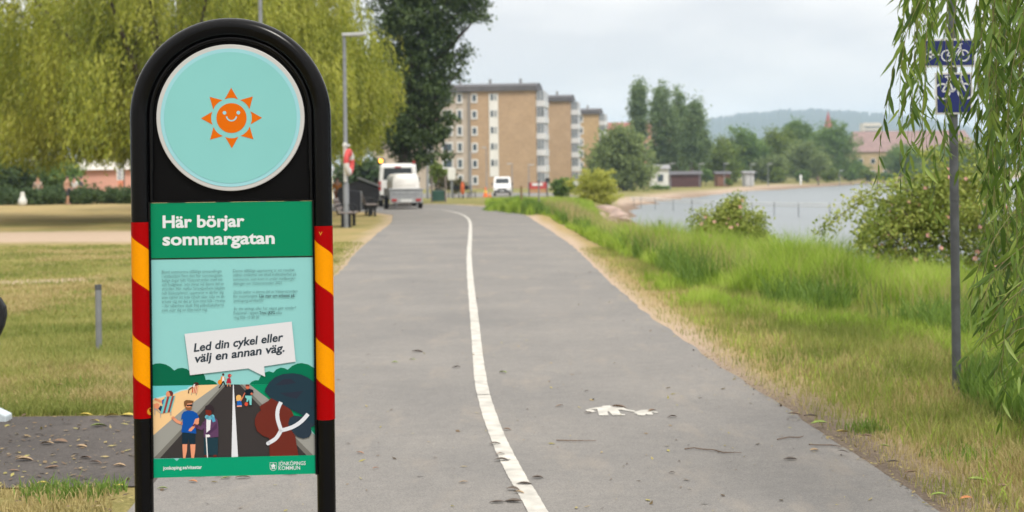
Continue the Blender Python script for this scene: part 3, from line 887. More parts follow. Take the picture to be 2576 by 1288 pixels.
def cloud(r, lobes, n, cl_size, k=26):
    """leaf positions in clusters that fill the lobes, denser at the outside, with gaps"""
    vol = np.array([l[3] * l[4] * l[5] for l in lobes]) ** .75
    nc = max(1, n // k)
    li = r.choice(len(lobes), nc, p=vol / vol.sum())
    lob = np.array(lobes, float)[li]
    d = rnd_dir(r, nc)
    bump = 1 + .22 * np.sin(d[:, 0] * 5.1 + li) * np.sin(d[:, 1] * 4.3 + 2 * li) + .18 * np.sin(d[:, 2] * 7 + 3 * li)
    rr = (r.random(nc) ** .45) * bump
    cc = lob[:, :3] + d * lob[:, 3:6] * rr[:, None]
    sz = cl_size * (.6 + .8 * r.random(nc))
    ci = np.repeat(np.arange(nc), k)
    p = cc[ci] + r.normal(0, 1, (nc * k, 3)) * (sz[ci] * np.array([[.55], [.55], [.4]])).T
    return p
M_bark = mat('grey brown bark', (.075, .058, .045), .9, .35, 6, .8, 30)
M_barkl = mat('pale bark', (.20, .17, .145), .9, .3, 4, .6, 30)
def limbs(mb, base, top, r0, targets, r, n=9):
    base, top = Vector(base), Vector(top)
    pts = [base.lerp(top, t) + Vector((r.normal(0, .03), r.normal(0, .03), 0)) * (top.z - base.z) * .3 * math.sin(t * PI) for t in np.linspace(0, 1, 7)]
    mb.tube(pts, [r0 * (1.35 if i == 0 else 1 - .1 * i) for i in range(7)], n)
    for q in targets:
        q = Vector(q); t = r.uniform(.45, .95)
        s = base.lerp(top, t); mid = s.lerp(q, .5) + Vector((0, 0, -.08 * (q - s).length))
        rr = r0 * (.55 - .3 * (t - .45))
        mb.tube([s, mid, q], [rr, rr * .65, rr * .15], 6)
def tree(name, label, cat, base, lobes, n, leaf, mt, r0, trunk_to=None, seed=1, group=None, bark=None, cl=1.0, kk=26):
    r = np.random.default_rng(seed)
    t = thing(name, label, cat, (0, 0, 0), 0, group)
    base = Vector(base); t.location = base
    lob = [(l[0] - base.x, l[1] - base.y, l[2] - base.z, *l[3:6]) for l in lobes]
    p = cloud(r, lob, n, cl, kk)
    a = rnd_dir(r, len(p)); b = unit(np.cross(a, rnd_dir(r, len(p))))
    Ls = leaf * (.6 + .8 * r.random(len(p)))
    Vv, Ff = leaf_faces(p, a, b, Ls, Ls * .62)
    link('crown', np_mesh('crown', Vv, Ff, mt), t)
    mb = MB()
    tt = trunk_to - base if trunk_to is not None else Vector((0, 0, max(l[2] for l in lob)))
    limbs(mb, (0, 0, -.2), tt, r0, [l[:3] for l in lob], r)
    mb.build('trunk', bark or M_bark, t)
    return t
def plobes(d, spec):
    """lobes given in photo measure at distance d: (u, v, half width, half height[, depth offset])"""
    out = []
    for s_ in spec:
        u, v, a, b = s_[:4]; dd = d + (s_[4] if len(s_) > 4 else 0)
        p = at(u, v, dd); ra, rb = span(a, d), span(b, d)
        out.append((p.x, p.y, p.z, ra, (ra + rb) * .45, rb))
    return out

# ------------------------------------------------------------------ weeping willows of the park (left)
M_wil = leafmat('yellow green willow leaves', [(.06, .085, .008), (.19, .225, .02), (.34, .355, .045), (.50, .49, .11)], .42, .5, .45, .6)
M_wil2 = leafmat('lighter willow leaves', [(.09, .12, .010), (.23, .265, .024), (.38, .39, .05), (.52, .51, .11)], .42, .5, .5, .58)
def weeping(label, base, R, H, n, mt, seed, zlow, leaf=.12, group=None, xlim=99):
    r = np.random.default_rng(seed)
    t = thing('weeping_willow', label, 'tree', base, 0, group)
    nb = max(30, n // 26)
    bth = r.uniform(0, 2 * PI, nb); brr = R * np.sqrt(r.uniform(.03, 1, nb))
    brr = brr * (1 + .14 * np.sin(3 * bth + seed) + .1 * np.sin(7 * bth))
    btop = H * (1 - .5 * (brr / R) ** 2) * r.uniform(.38, 1.03, nb)
    bln = r.uniform(1.8, 4.6, nb)
    P, A = [], []
    for k in range(n):
        b = r.integers(nb)
        ox, oy = r.normal(0, .42, 2)
        th = bth[b]; c, s_ = math.cos(th), math.sin(th)
        top = btop[b] + r.normal(0, .22) - .5 * (ox * ox + oy * oy)
        lo = zlow + r.gamma(1.6, .28) + .3 * math.sin(5 * th + 2)
        xw = brr[b] * c + ox
        if xw > xlim: lo += 1.25 * (xw - xlim)
        ln = min(top - lo, bln[b] * r.uniform(.55, 1.15))
        if ln < .5: continue
        m_ = int(ln * 15)
        q = np.linspace(0, 1, m_)
        outw = ln * .15
        x = brr[b] * c + ox + outw * np.sqrt(q) * c + r.normal(0, .06, m_); y = brr[b] * s_ + oy + outw * np.sqrt(q) * s_ + r.normal(0, .06, m_)
        z = top - ln * q ** 1.15 + r.normal(0, .03, m_)
        P.append(np.stack([x, y, z], 1))
        A.append(np.stack([.35 * c + r.normal(0, .4, m_), .35 * s_ + r.normal(0, .4, m_), -np.ones(m_) + r.normal(0, .25, m_)], 1))
    P = np.vstack(P); A = unit(np.vstack(A)); B = unit(np.cross(A, rnd_dir(r, len(A))))
    Ls = leaf * (.7 + .7 * r.random(len(P)))
    Vv, Ff = leaf_faces(P, A, B, Ls * 1.35, Ls * .38)
    link('foliage', np_mesh('foliage', Vv, Ff, mt), t)
    mb = MB()
    tg_ = [(R * .75 * math.cos(a) * f, R * .75 * math.sin(a) * f, H * (.62 + .25 * (1 - f))) for a in np.linspace(0, 2 * PI, 11, endpoint=False) for f in (.5, 1)]
    limbs(mb, (0, 0, -.2), (0, 0, H * .4), .36, tg_, r, 12)
    mb.build('trunk', M_bark, t)
    return t
wg = 'weeping willows in the park'
weeping('huge yellow-green weeping willow behind the arched sign at far left', foot(440, 52), 8.0, 13.0, 6200, M_wil, 5, 1.95, .13, wg, 5.6)
weeping('weeping willow between the arched sign and the dark tree', foot(735, 66), 4.2, 14.0, 3200, M_wil2, 9, 2.2, .14, wg, 3.4)
weeping('weeping willow mostly hidden behind the arched sign', foot(560, 74), 6.0, 13.5, 1500, M_wil, 15, 1.9, .16, wg)
weeping('weeping willow cut off by the left edge of the photo', foot(-190, 58), 6.5, 13.0, 2400, M_wil2, 21, 1.9, .14, wg)

M_dark_l = leafmat('dark green leaves', [(.022, .042, .013), (.07, .11, .034), (.145, .20, .066)], .36, .5, .5, .45)
d = 78
tree('dark_tree', 'tall dark green tree rising beside the white van', 'tree', foot(1012, d),
     plobes(d, [(1085, -70, 120, 90), (1100, 30, 95, 80), (1190, 0, 42, 60), (1150, -60, 80, 60), (1040, 60, 75, 90), (1072, 150, 78, 80), (1120, 120, 38, 50), (1045, 240, 78, 85), (1090, 270, 48, 50), (1060, 340, 62, 60), (1110, 335, 32, 34), (1010, 330, 50, 60), (1100, 215, 35, 40), (1025, -60, 90, 90), (980, 30, 60, 70), (975, 140, 55, 60), (985, 240, 50, 60), (985, 345, 45, 60), (1212, 30, 26, 34), (1165, 135, 22, 26), (1150, 190, 20, 24), (1128, 300, 22, 18), (1130, 390, 22, 22), (1060, 400, 40, 36)]),
     52000, .19, M_dark_l, .42, at(1030, 60, d), 31, cl=.33)
M_mid_l = leafmat('mid green leaves', [(.065, .125, .03), (.15, .245, .065), (.26, .36, .11)], .4, .55, .3, .5)
M_lite_l = leafmat('light green leaves', [(.085, .135, .022), (.16, .225, .04), (.25, .31, .07)], .38, .55, .35, .5)
M_grey_l = leafmat('grey green willow leaves', [(.11, .155, .05), (.22, .285, .10), (.34, .41, .17)], .4, .55, .2, .5)
M_pop_l = leafmat('poplar leaves', [(.08, .13, .05), (.16, .235, .095), (.26, .34, .14)], .4, .55, .2, .5)

# far side of the lawn: hedge shrubs, trees behind, pink house
M_hedge = leafmat('hedge leaves', [(.03, .06, .02), (.06, .105, .032), (.11, .165, .055)], .3, .55, .8, .5)
hl = ['round hedge shrub beside the white post', 'hedge shrub between the bare-chested walker and the white post', 'round dark hedge shrub left of the bare-chested walker', 'wide hedge shrub below the pink house corner', 'tallest hedge shrub before the pink house wall', 'hedge shrub under the tall banner', 'hedge shrub touching the arched sign edge', 'hedge shrub at the far left edge of the lawn']
for i, (u, w, vt) in enumerate(((78, 34, 466), (115, 30, 468), (136, 34, 456), (192, 26, 466), (228, 34, 454), (283, 34, 458), (330, 32, 462), (20, 40, 462))):
    dd = 89 + (i % 3)
    bp_ = foot(u, dd); zt = at(u, vt, dd).z; hh = (zt - bp_.z) / 2
    tree('hedge_shrub', hl[i], 'shrub', bp_, [(bp_.x, dd, bp_.z + hh * .74, span(w, dd), span(w, dd), hh * .80)], 2600, .15, M_hedge, .05, Vector((bp_.x, dd, bp_.z + hh)), 50 + i, 'hedge shrubs along the lawn', cl=.3)
bl = ['dark tree behind the hedge at far left', 'dark green tree beside the pink house', 'tall tree behind the pink house', 'broad tree behind the hedge shrubs', 'tree behind the dark waste container', 'tree far behind the arched sign']
for i, (u, d, w, vt) in enumerate(((30, 104, 70, 395), (140, 108, 60, 385), (330, 128, 110, 330), (-40, 112, 80, 380), (905, 120, 60, 380), (560, 125, 120, 340))):
    bp_ = foot(u, d); zt = at(u, vt, d).z; hh = zt - bp_.z; ww = span(w, d)
    tree('park_tree', bl[i], 'tree', bp_, [(bp_.x, d, bp_.z + hh * .55, ww, ww, hh * .46), (bp_.x - ww * .5, d, bp_.z + hh * .4, ww * .6, ww * .6, hh * .3), (bp_.x + ww * .5, d, bp_.z + hh * .38, ww * .6, ww * .6, hh * .3)], 5200, .3, M_mid_l if i % 2 else M_hedge, .2, None, 70 + i, 'trees behind the hedge', cl=.6)

# ------------------------------------------------------------------ shore shrubs, far shore trees
sg_ = 'shrubs and trees along the lake shore'
def shrub(label, u, v, w, h, d, n, leaf, mt, seed, spec=None, name='shrub', cat='shrub', r0=.06, grp=None):
    bp_ = foot(u, d)
    lob = plobes(d, spec or [(u, v, w, h)])
    zc = max(l[2] for l in lob)
    return tree(name, label, cat, bp_, lob, n, leaf, mt, r0, Vector((bp_.x, bp_.y, zc)), seed, grp, cl=max(.12, span(w, d) * .16))
M_yel_l = leafmat('fresh yellow green leaves', [(.27, .31, .05), (.46, .48, .09), (.62, .61, .17)], .5, .55, .5, .5)
shrub('bright yellow-green willow shrub on the bank by the rocks', 1497, 472, 52, 46, 84, 9000, .13, M_yel_l, 101, [(1474, 470, 40, 42), (1516, 486, 44, 44), (1494, 446, 32, 30), (1528, 460, 24, 30), (1505, 510, 44, 24)])
shrub('dull green shrub left of the yellow-green willow shrub', 1414, 470, 28, 26, 92, 3600, .14, M_mid_l, 102, [(1402, 472, 18, 22), (1424, 470, 22, 24)])
shrub('big round grey-green willow in front of the brick blocks', 1562, 400, 88, 82, 190, 16000, .42, M_grey_l, 103, [(1530, 400, 52, 60), (1595, 405, 56, 62), (1560, 360, 58, 46), (1510, 430, 40, 40), (1600, 440, 46, 36), (1560, 445, 60, 30)], 'willow_tree', 'tree', .4)
pg = 'poplars on the far beach'
def pop(label, spec, ub, d, n, seed, tr=.45, bark=M_barkl):
    lob = plobes(d, spec); bp_ = foot(ub, d)
    top = max(lob, key=lambda l: l[2])
    return tree('poplar_tree', label, 'tree', bp_, lob, int(n * 1.7), .42, M_pop_l, tr, Vector((top[0], bp_.y, top[2])), seed, pg, bark, cl=.9)
pop('slim poplar standing alone at the left of the poplar group', [(1606, 235, 15, 30), (1607, 270, 20, 34), (1605, 315, 17, 34), (1610, 345, 12, 20)], 1610, 262, 5200, 111)
pop('tallest poplar with a pale bare trunk', [(1662, 240, 18, 36), (1655, 290, 24, 42), (1668, 345, 32, 44), (1685, 392, 34, 30), (1650, 395, 24, 24), (1686, 312, 16, 46)], 1659, 255, 7600, 112)
pop('broad poplar in the middle of the poplar group', [(1705, 245, 12, 30), (1712, 290, 22, 44), (1718, 348, 38, 50), (1705, 398, 44, 32), (1736, 345, 20, 46)], 1700, 265, 8200, 113)
pop('dark poplar at the right end of the group, forked trunk', [(1752, 278, 11, 34), (1756, 325, 18, 40), (1748, 375, 36, 44), (1768, 370, 15, 30), (1735, 305, 13, 26)], 1770 - 32, 250, 8200, 114)
fg = 'round trees behind the far beach'
far = [('bright green round tree right of the dark poplar', 1812, 402, 48, 54, 268, M_lite_l), ('dark round tree behind the low white hut', 1882, 392, 50, 64, 282, M_mid_l), ('bright green crown between two dark trees', 1948, 386, 50, 64, 300, M_lite_l), ('tall dark crown standing above its neighbours', 2006, 335, 32, 36, 330, M_mid_l), ('broad tree below the red church spire', 2108, 376, 60, 64, 318, M_mid_l), ('grey-green willow on the far beach', 2030, 412, 54, 48, 290, M_grey_l), ('small pale green tree in front of the willow', 1938, 430, 32, 30, 280, M_grey_l), ('dark tree behind the grey hut', 1850, 410, 34, 40, 300, M_mid_l), ('dark crown beside the broad tree under the spire', 2055, 385, 36, 36, 335, M_mid_l), ('hazy tree between the poplar trunks', 1690, 428, 40, 24, 300, M_mid_l), ('hazy bright tree behind the forked poplar', 1748, 430, 40, 24, 310, M_lite_l), ('hazy low tree behind the bright green crown', 1975, 425, 40, 24, 350, M_mid_l), ('hazy low tree below the dark crown', 2070, 428, 36, 22, 352, M_mid_l), ('hazy low tree left of the yellow house', 2150, 430, 34, 20, 325, M_mid_l), ('hazy low tree behind the orange-brown shed', 1830, 430, 36, 22, 330, M_mid_l), ('leafy tree half hiding the yellow house', 2275, 405, 46, 40, 318, M_mid_l), ('leafy tree at the far end of the beach', 2370, 408, 56, 42, 330, M_mid_l), ('leafy tree behind the hanging willow leaves', 2470, 405, 60, 44, 335, M_mid_l), ('hazy low tree beyond the grey hut', 1900, 432, 36, 20, 345, M_lite_l)]
for i, (lb, u, v, w, h, d, mt) in enumerate(far):
    r = np.random.default_rng(300 + i); w *= 1.14; h *= 1.12; v -= 3
    spec = [(u, v, w * .8, h * .85)] + [(u + r.uniform(-.6, .6) * w, v + r.uniform(-.55, .6) * h, w * .5, h * .45, r.uniform(-2, 2)) for _ in range(5)]
    bp_ = foot(u, d); lob = plobes(d, spec)
    tree('round_tree', lb, 'tree', bp_, lob, 11000, .42, mt, .35, Vector((bp_.x, d, at(u, v, d).z)), 310 + i, fg, cl=.95)
for i, (u, v, w, h, d, lb) in enumerate(((1775, 442, 22, 18, 240, 'low round bush under the poplars'), (1955, 440, 22, 16, 275, 'yellow-green round bush below the pale tree'), (2018, 440, 18, 13, 280, 'clipped round bush beside the white post on the beach'), (2090, 440, 22, 15, 285, 'round bush below the broad tree'), (2140, 441, 20, 14, 290, 'round bush left of the yellow house'), (2180, 440, 26, 14, 295, 'dark round bush before the yellow house'), (2225, 444, 24, 11, 300, 'low bush at the foot of the yellow house'), (1832, 458, 10, 8, 230, 'tiny bush before the red shed'), (1656, 473, 22, 4, 202, 'low bush before the white kiosk'))):
    shrub(lb, u, v, w, h, d, 1500, .42, M_lite_l if i % 2 else M_mid_l, 330 + i, name='beach_bush', grp='bushes on the far beach')

# ------------------------------------------------------------------ apartment blocks
def brick_mat(name, c, var=.1):
    mt = bpy.data.materials.new(name); mt.use_nodes = True
    t, N, K, b = nodes_of(mt)
    co = N.new('ShaderNodeTexCoord')
    mp_ = N.new('ShaderNodeMapping'); mp_.inputs['Rotation'].default_value = (rad(90), 0, 0)
    br = N.new('ShaderNodeTexBrick'); br.inputs['Scale'].default_value = 1.0
    br.inputs['Brick Width'].default_value = .5; br.inputs['Row Height'].default_value = .16; br.inputs['Mortar Size'].default_value = .012
    br.inputs['Color1'].default_value = (*[x * (1 + var) for x in c], 1); br.inputs['Color2'].default_value = (*[x * (1 - var) for x in c], 1); br.inputs['Mortar'].default_value = (*[x * .8 for x in c], 1)
    K.new(co.outputs['Object'], mp_.inputs['Vector']); K.new(mp_.outputs['Vector'], br.inputs['Vector'])
    n = N.new('ShaderNodeTexNoise'); n.inputs['Scale'].default_value = .35; n.inputs['Detail'].default_value = 5; K.new(co.outputs['Object'], n.inputs['Vector'])
    r = N.new('ShaderNodeValToRGB'); r.color_ramp.elements[0].color = (.8, .78, .76, 1); r.color_ramp.elements[1].color = (1.15, 1.15, 1.15, 1); K.new(n.outputs['Fac'], r.inputs['Fac'])
    mx = N.new('ShaderNodeMix'); mx.data_type = 'RGBA'; mx.blend_type = 'MULTIPLY'; mx.inputs['Factor'].default_value = 1
    K.new(br.outputs['Color'], mx.inputs['A']); K.new(r.outputs['Color'], mx.inputs['B']); K.new(mx.outputs['Result'], b.inputs['Base Color']); b.inputs['Roughness'].default_value = .9
    return mt
M_bri = brick_mat('tan brick', (.40, .28, .175))
M_bri2 = brick_mat('yellow brick', (.43, .30, .16))
M_ren = mat('beige render', (.42, .355, .29), .9, .08, .5)
M_roof = mat('dark roofing felt', (.085, .08, .085), .7, .15, .6)
M_roofl = mat('grey sheet roof', (.22, .215, .215), .5, .1, .6)
M_wfr = mat('white window frame', (.62, .62, .61), .6, .05, 2)
M_glass = mat('window glass', (.045, .065, .08), .1, .3, .4)
M_bal = mat('white balcony front', (.60, .61, .63), .6, .06, .5)
M_pan = mat('white stair panel', (.66, .65, .62), .6, .05, 1)
def block(label, u_r, d, rot, w, dep, zb, floors, fh, brick, roofh, grp, stair=None, wins=(), grey=None, bald=True):
    """origin at the near right bottom corner, x along the facade to the left (negative), y away"""
    p = at(u_r, HY, d)
    o = thing('apartment_block', label, 'building', (p.x, d, zb), rot, grp)
    H = floors * fh
    x_r = 0
    gx0 = grey if grey is not None else None
    mb = MB()
    xl = -(gx0 if gx0 else w)
    mb.box(((xl) / 2, dep / 2, H / 2), (-xl, dep, H)); mb.build('wall', brick, o)
    if gx0:
        mb = MB(); mb.box((-(gx0 + w) / 2, dep / 2 + .15, H / 2 - .1), (w - gx0 - .02, dep - .3, H - .2)); wgr = mb.build('wall', M_ren, o); wgr['label'] = 'beige rendered wall of the stairwell side'
        mb = MB(); mb.tube([(-gx0 - .25, -.1, 0), (-gx0 - .25, -.1, H)], .12, 8); mb.build('drainpipe', M_roofl, o)
    # shallow barrel roof running along the facade
    mb = MB()
    ov = .5
    prof = [(-ov, H - .05), (-ov, H + roofh * .55)] + [(-ov + (dep + 2 * ov) * t, H + roofh * .55 + roofh * .45 * math.sin(PI * t)) for t in np.linspace(.06, .94, 10)] + [(dep + ov, H + roofh * .55), (dep + ov, H - .05)]
    mb.prism([(ov * .6, a, b) for a, b in prof], (-(w + ov), 0, 0)); mb.build('roof', M_roof, o)
    for k in range(max(1, int(w / 6))):
        mb = MB(); mb.tube([(-3 - k * 5.3, dep * .5, H + roofh), (-3 - k * 5.3, dep * .5, H + roofh + .8)], .22, 8); mb.build('roof_vent', M_roofl, o)
    for (x, ww, hh, sill, off) in wins:
        for f in range(floors):
            zc = f * fh + sill
            fr = MB(); fr.box((x, off - .03, zc), (ww + .42, .10, hh + .48)); fr.box((x, off - .07, zc - hh / 2 - .2), (ww + .5, .12, .12)); fo = fr.build('window', M_wfr, o)
            g = MB(); g.box((x, off - .085, zc), (ww, .02, hh)); g.build('pane', M_glass, fo)
    if stair:
        x, ww = stair
        mb = MB(); mb.box((x, -.04, H / 2 + .6), (ww + .3, .12, H - 3.2)); mb.build('stair_panel', M_pan, o)
        for f in range(1, floors):
            zc = f * fh + fh * .62
            fr = MB(); fr.box((x, -.06, zc), (ww + .24, .14, 1.25)); fo = fr.build('window', M_wfr, o)
            g = MB(); g.box((x - ww * .22, -.135, zc), (ww * .34, .02, 1.05)); g.build('pane', M_glass, fo)
            g = MB(); g.box((x + ww * .26, -.135, zc), (ww * .4, .02, 1.05)); g.build('pane', mat('curtained glass', (.32, .33, .33), .25, .2, 2), fo)
    if bald:
        for f in range(floors):
            z0 = f * fh
            bb = MB(); bb.box((.75, dep * .5, z0 + .6), (1.5, dep * .72, 1.05)); bo = bb.build('balcony', M_bal, o)
            g = MB(); g.box((.68, dep * .5, z0 + 1.95), (1.36, dep * .70, 1.64)); g.build('glazing', mat('balcony glazing', (.20, .225, .25), .2, .35, .5), bo)
            for k in range(4): MB().box((1.40, dep * (.17 + .22 * k), z0 + 1.95), (.08, .08, 1.64)).build('mullion', M_bal, bo)
            for k in range(3): MB().box((.2 + .55 * k, dep * .14, z0 + 1.95), (.08, .08, 1.64)).build('mullion', M_bal, bo)
    return o
ag = 'brick apartment blocks by the lake'
d = 240
sc1 = d / F
block('nearest tan brick apartment block with a white stair strip and beige side', 1349, d, rad(-6), 28, 11, -1.1, 6, 2.78, M_bri, 1.55, ag, stair=((1243 - 1349) * sc1, 1.25),
      wins=[((1194 - 1349) * sc1, .62, 1.05, 1.62, 0), ((1156 - 1349) * sc1, .62, 1.3, 1.7, .15), ((1124 - 1349) * sc1, 1.5, 1.2, 1.7, .15), ((1080 - 1349) * sc1, .62, 1.3, 1.7, .15)], grey=(1349 - 1184) * sc1)
d = 282
block('second tan brick apartment block, behind the nearest one', 1437, d, rad(-6), 20, 11, -1.1, 6, 2.82, M_bri, 1.5, ag, wins=[(-12, .7, 1.1, 1.6, 0)])
d = 335
block('farthest block of yellow brick with a drainpipe on its corner', 1507, d, rad(-8), 18, 11, -1.1, 6, 2.75, M_bri2, 1.5, ag, wins=[((1462 - 1507) * d / F, .8, 1.2, 1.6, 0)])
def house(label, u0, u1, d, vb_z, wall_h, roof_h, wallm, roofm, wn=0, name='house', dep=9, grp=None, hip=0.0):
    a, b = at(u0, HY, d), at(u1, HY, d); w = b.x - a.x
    o = thing(name, label, 'building', ((a.x + b.x) / 2, d, vb_z), 0, grp)
    mb = MB(); mb.box((0, dep / 2, wall_h / 2), (w, dep, wall_h)); mb.build('wall', wallm, o)
    mb = MB(); ov = .35
    prof = [(-ov, wall_h - .02), (dep / 2, wall_h + roof_h), (dep + ov, wall_h - .02)]
    vs = [(-w / 2 - ov, prof[0][0], prof[0][1]), (w / 2 + ov, prof[0][0], prof[0][1]), (w / 2 + ov, prof[2][0], prof[2][1]), (-w / 2 - ov, prof[2][0], prof[2][1]), (-w / 2 - ov + hip, dep / 2, wall_h + roof_h), (w / 2 + ov - hip, dep / 2, wall_h + roof_h)]
    mb.add(vs, [(0, 1, 5, 4), (2, 3, 4, 5), (0, 4, 3), (1, 2, 5), (3, 2, 1, 0)]); mb.build('roof', roofm, o)
    for k in range(wn):
        x = -w / 2 + w * (k + .5) / wn
        for z in ([wall_h * .55] if wall_h < 4 else list(np.arange(1.6, wall_h - .6, 2.8))):
            f = MB(); f.box((x, -.03, z), (1.1, .1, 1.3)); fo = f.build('window', M_wfr, o)
            g = MB(); g.box((x, -.09, z), (.85, .02, 1.05)); g.build('pane', M_glass, fo)
    return o
M_pink = mat('pink render', (.62, .33, .26), .9, .06, .6)
M_redr = mat('red tile roof', (.24, .095, .07), .8, .2, 1)
M_rose = mat('faded red tile roof', (.23, .155, .14), .8, .15, 1)
M_yel = mat('yellow render', (.40, .31, .18), .9, .08, .5)
M_cream = mat('cream render', (.55, .50, .43), .9, .08, .5)
M_wshed = mat('white boards', (.62, .62, .59), .7, .06, 2)
M_rshed = mat('red brown boards', (.075, .032, .03), .8, .2, 2)
M_oshed = mat('orange brown boards', (.19, .09, .055), .8, .2, 2)
M_gshed = mat('pale grey boards', (.42, .43, .43), .7, .1, 2)
hp = house('salmon pink low house with a pale roof behind the hedge', 173, 360, 112, -.1, 2.4, .85, M_pink, mat('pale sheet roof', (.52, .49, .43), .6, .1, 1), 0, dep=9)
house('long red-roofed house above the round willow', 1528, 1690, 400, -1, 13.5, 3.2, mat('salmon render', (.46, .24, .16), .9, .1, .5), M_redr, 9)
house('yellow house with a rose tile roof behind the beach', 2150, 2460, 335, -1, 6.6, 5.0, M_yel, M_rose, 10, dep=12, hip=1.5)
for u in (2199, 2246):
    pass
house('white kiosk with a grey roof at the edge of the beach', 1640, 1682, 208, -1, 3.0, .6, M_wshed, M_roofl, 1, 'kiosk', 4)
house('dark red shed under the poplars', 1684, 1764, 228, -1, 2.1, .5, M_rshed, M_roof, 0, 'shed', 4)
house('orange-brown shed right of the dark red shed', 1805, 1836, 232, -1, 2.1, .4, M_oshed, M_roof, 0, 'shed', 4)
house('pale grey hut before the dark round tree', 1875, 1897, 236, -1, 2.2, .3, M_gshed, M_roofl, 0, 'hut', 3.5)
house('cream house glimpsed between the round trees', 1818, 1866, 420, -1, 8.0, 4.0, M_cream, M_roof, 3, dep=9)
house('white house far off with a low roof', 1040, 1120, 300, -1, 9, 3, M_cream, M_redr, 5)
house('white low building seen under the willow branches', 835, 960, 135, -.6, 2.6, .5, M_wshed, M_roofl, 4, 'pavilion', 8)
# church spire and tower block far off
p = foot(2085, 900)
o = thing('church_spire', 'thin red church spire above the far trees', 'spire', p)
mb = MB(); zt = at(2085, 278, 900).z - p.z; ze = at(2085, 322, 900).z - p.z
mb.box((0, 0, ze / 2), (5.4, 5.4, ze)); mb.build('tower', M_redr, o)
mb = MB(); mb.add([(2.9 * math.cos(a), 2.9 * math.sin(a), ze) for a in np.linspace(0, 2 * PI, 8, endpoint=False)] + [(0, 0, zt)], [(i, (i + 1) % 8, 8) for i in range(8)]); mb.build('roof', mat('spire red', (.30, .06, .05), .7, .1, 1), o)
p = foot(2196, 1100)
o = thing('tower_block', 'pale flat-roofed tower block far beyond the yellow house', 'building', p)
zt = at(2190, 312, 1100).z - p.z; mb = MB(); mb.box((0, 6, zt / 2), (14, 12, zt)); mb.box((0, 6, zt + .5), (13, 11, 1)); mb.build('wall', M_cream, o)
mb = MB()
for k in range(6): mb.box((0, -.03, zt - 2.5 - k * 3), (12.6, .06, 1.2))
mb.build('window_band', M_glass, o)
# dormer strips of the yellow house
for nmu in (2205, 2252):
    pass

# ------------------------------------------------------------------ vehicles
M_vw = mat('white van paint', (.72, .72, .70), .3, .03, 2, coat=.5)
M_tyre = mat('tyre rubber', (.02, .02, .02), .85)
M_rimm = mat('wheel rim', (.35, .35, .36), .4, metal=.7)
M_tail = mat('red tail lamp', (.35, .02, .02), .3)
M_gal = mat('galvanised steel', (.30, .31, .32), .5, .15, 8, metal=.35)
M_dkg = mat('dark glass', (.015, .022, .026), .08)
M_plate = mat('number plate', (.6, .6, .58), .5)
def wheel(parent, x, y, r=.33, w=.22):
    mb = MB(); mb.tube([(x - w / 2, y, r), (x - w * .4, y, r), (x + w * .4, y, r), (x + w / 2, y, r)], [r * .9, r, r, r * .9], 20)
    o = mb.build('wheel', M_tyre, parent)
    mb = MB(); mb.tube([(x - w / 2 - .008, y, r), (x + w / 2 + .008, y, r)], r * .58, 16); mb.build('rim', M_rimm, o)
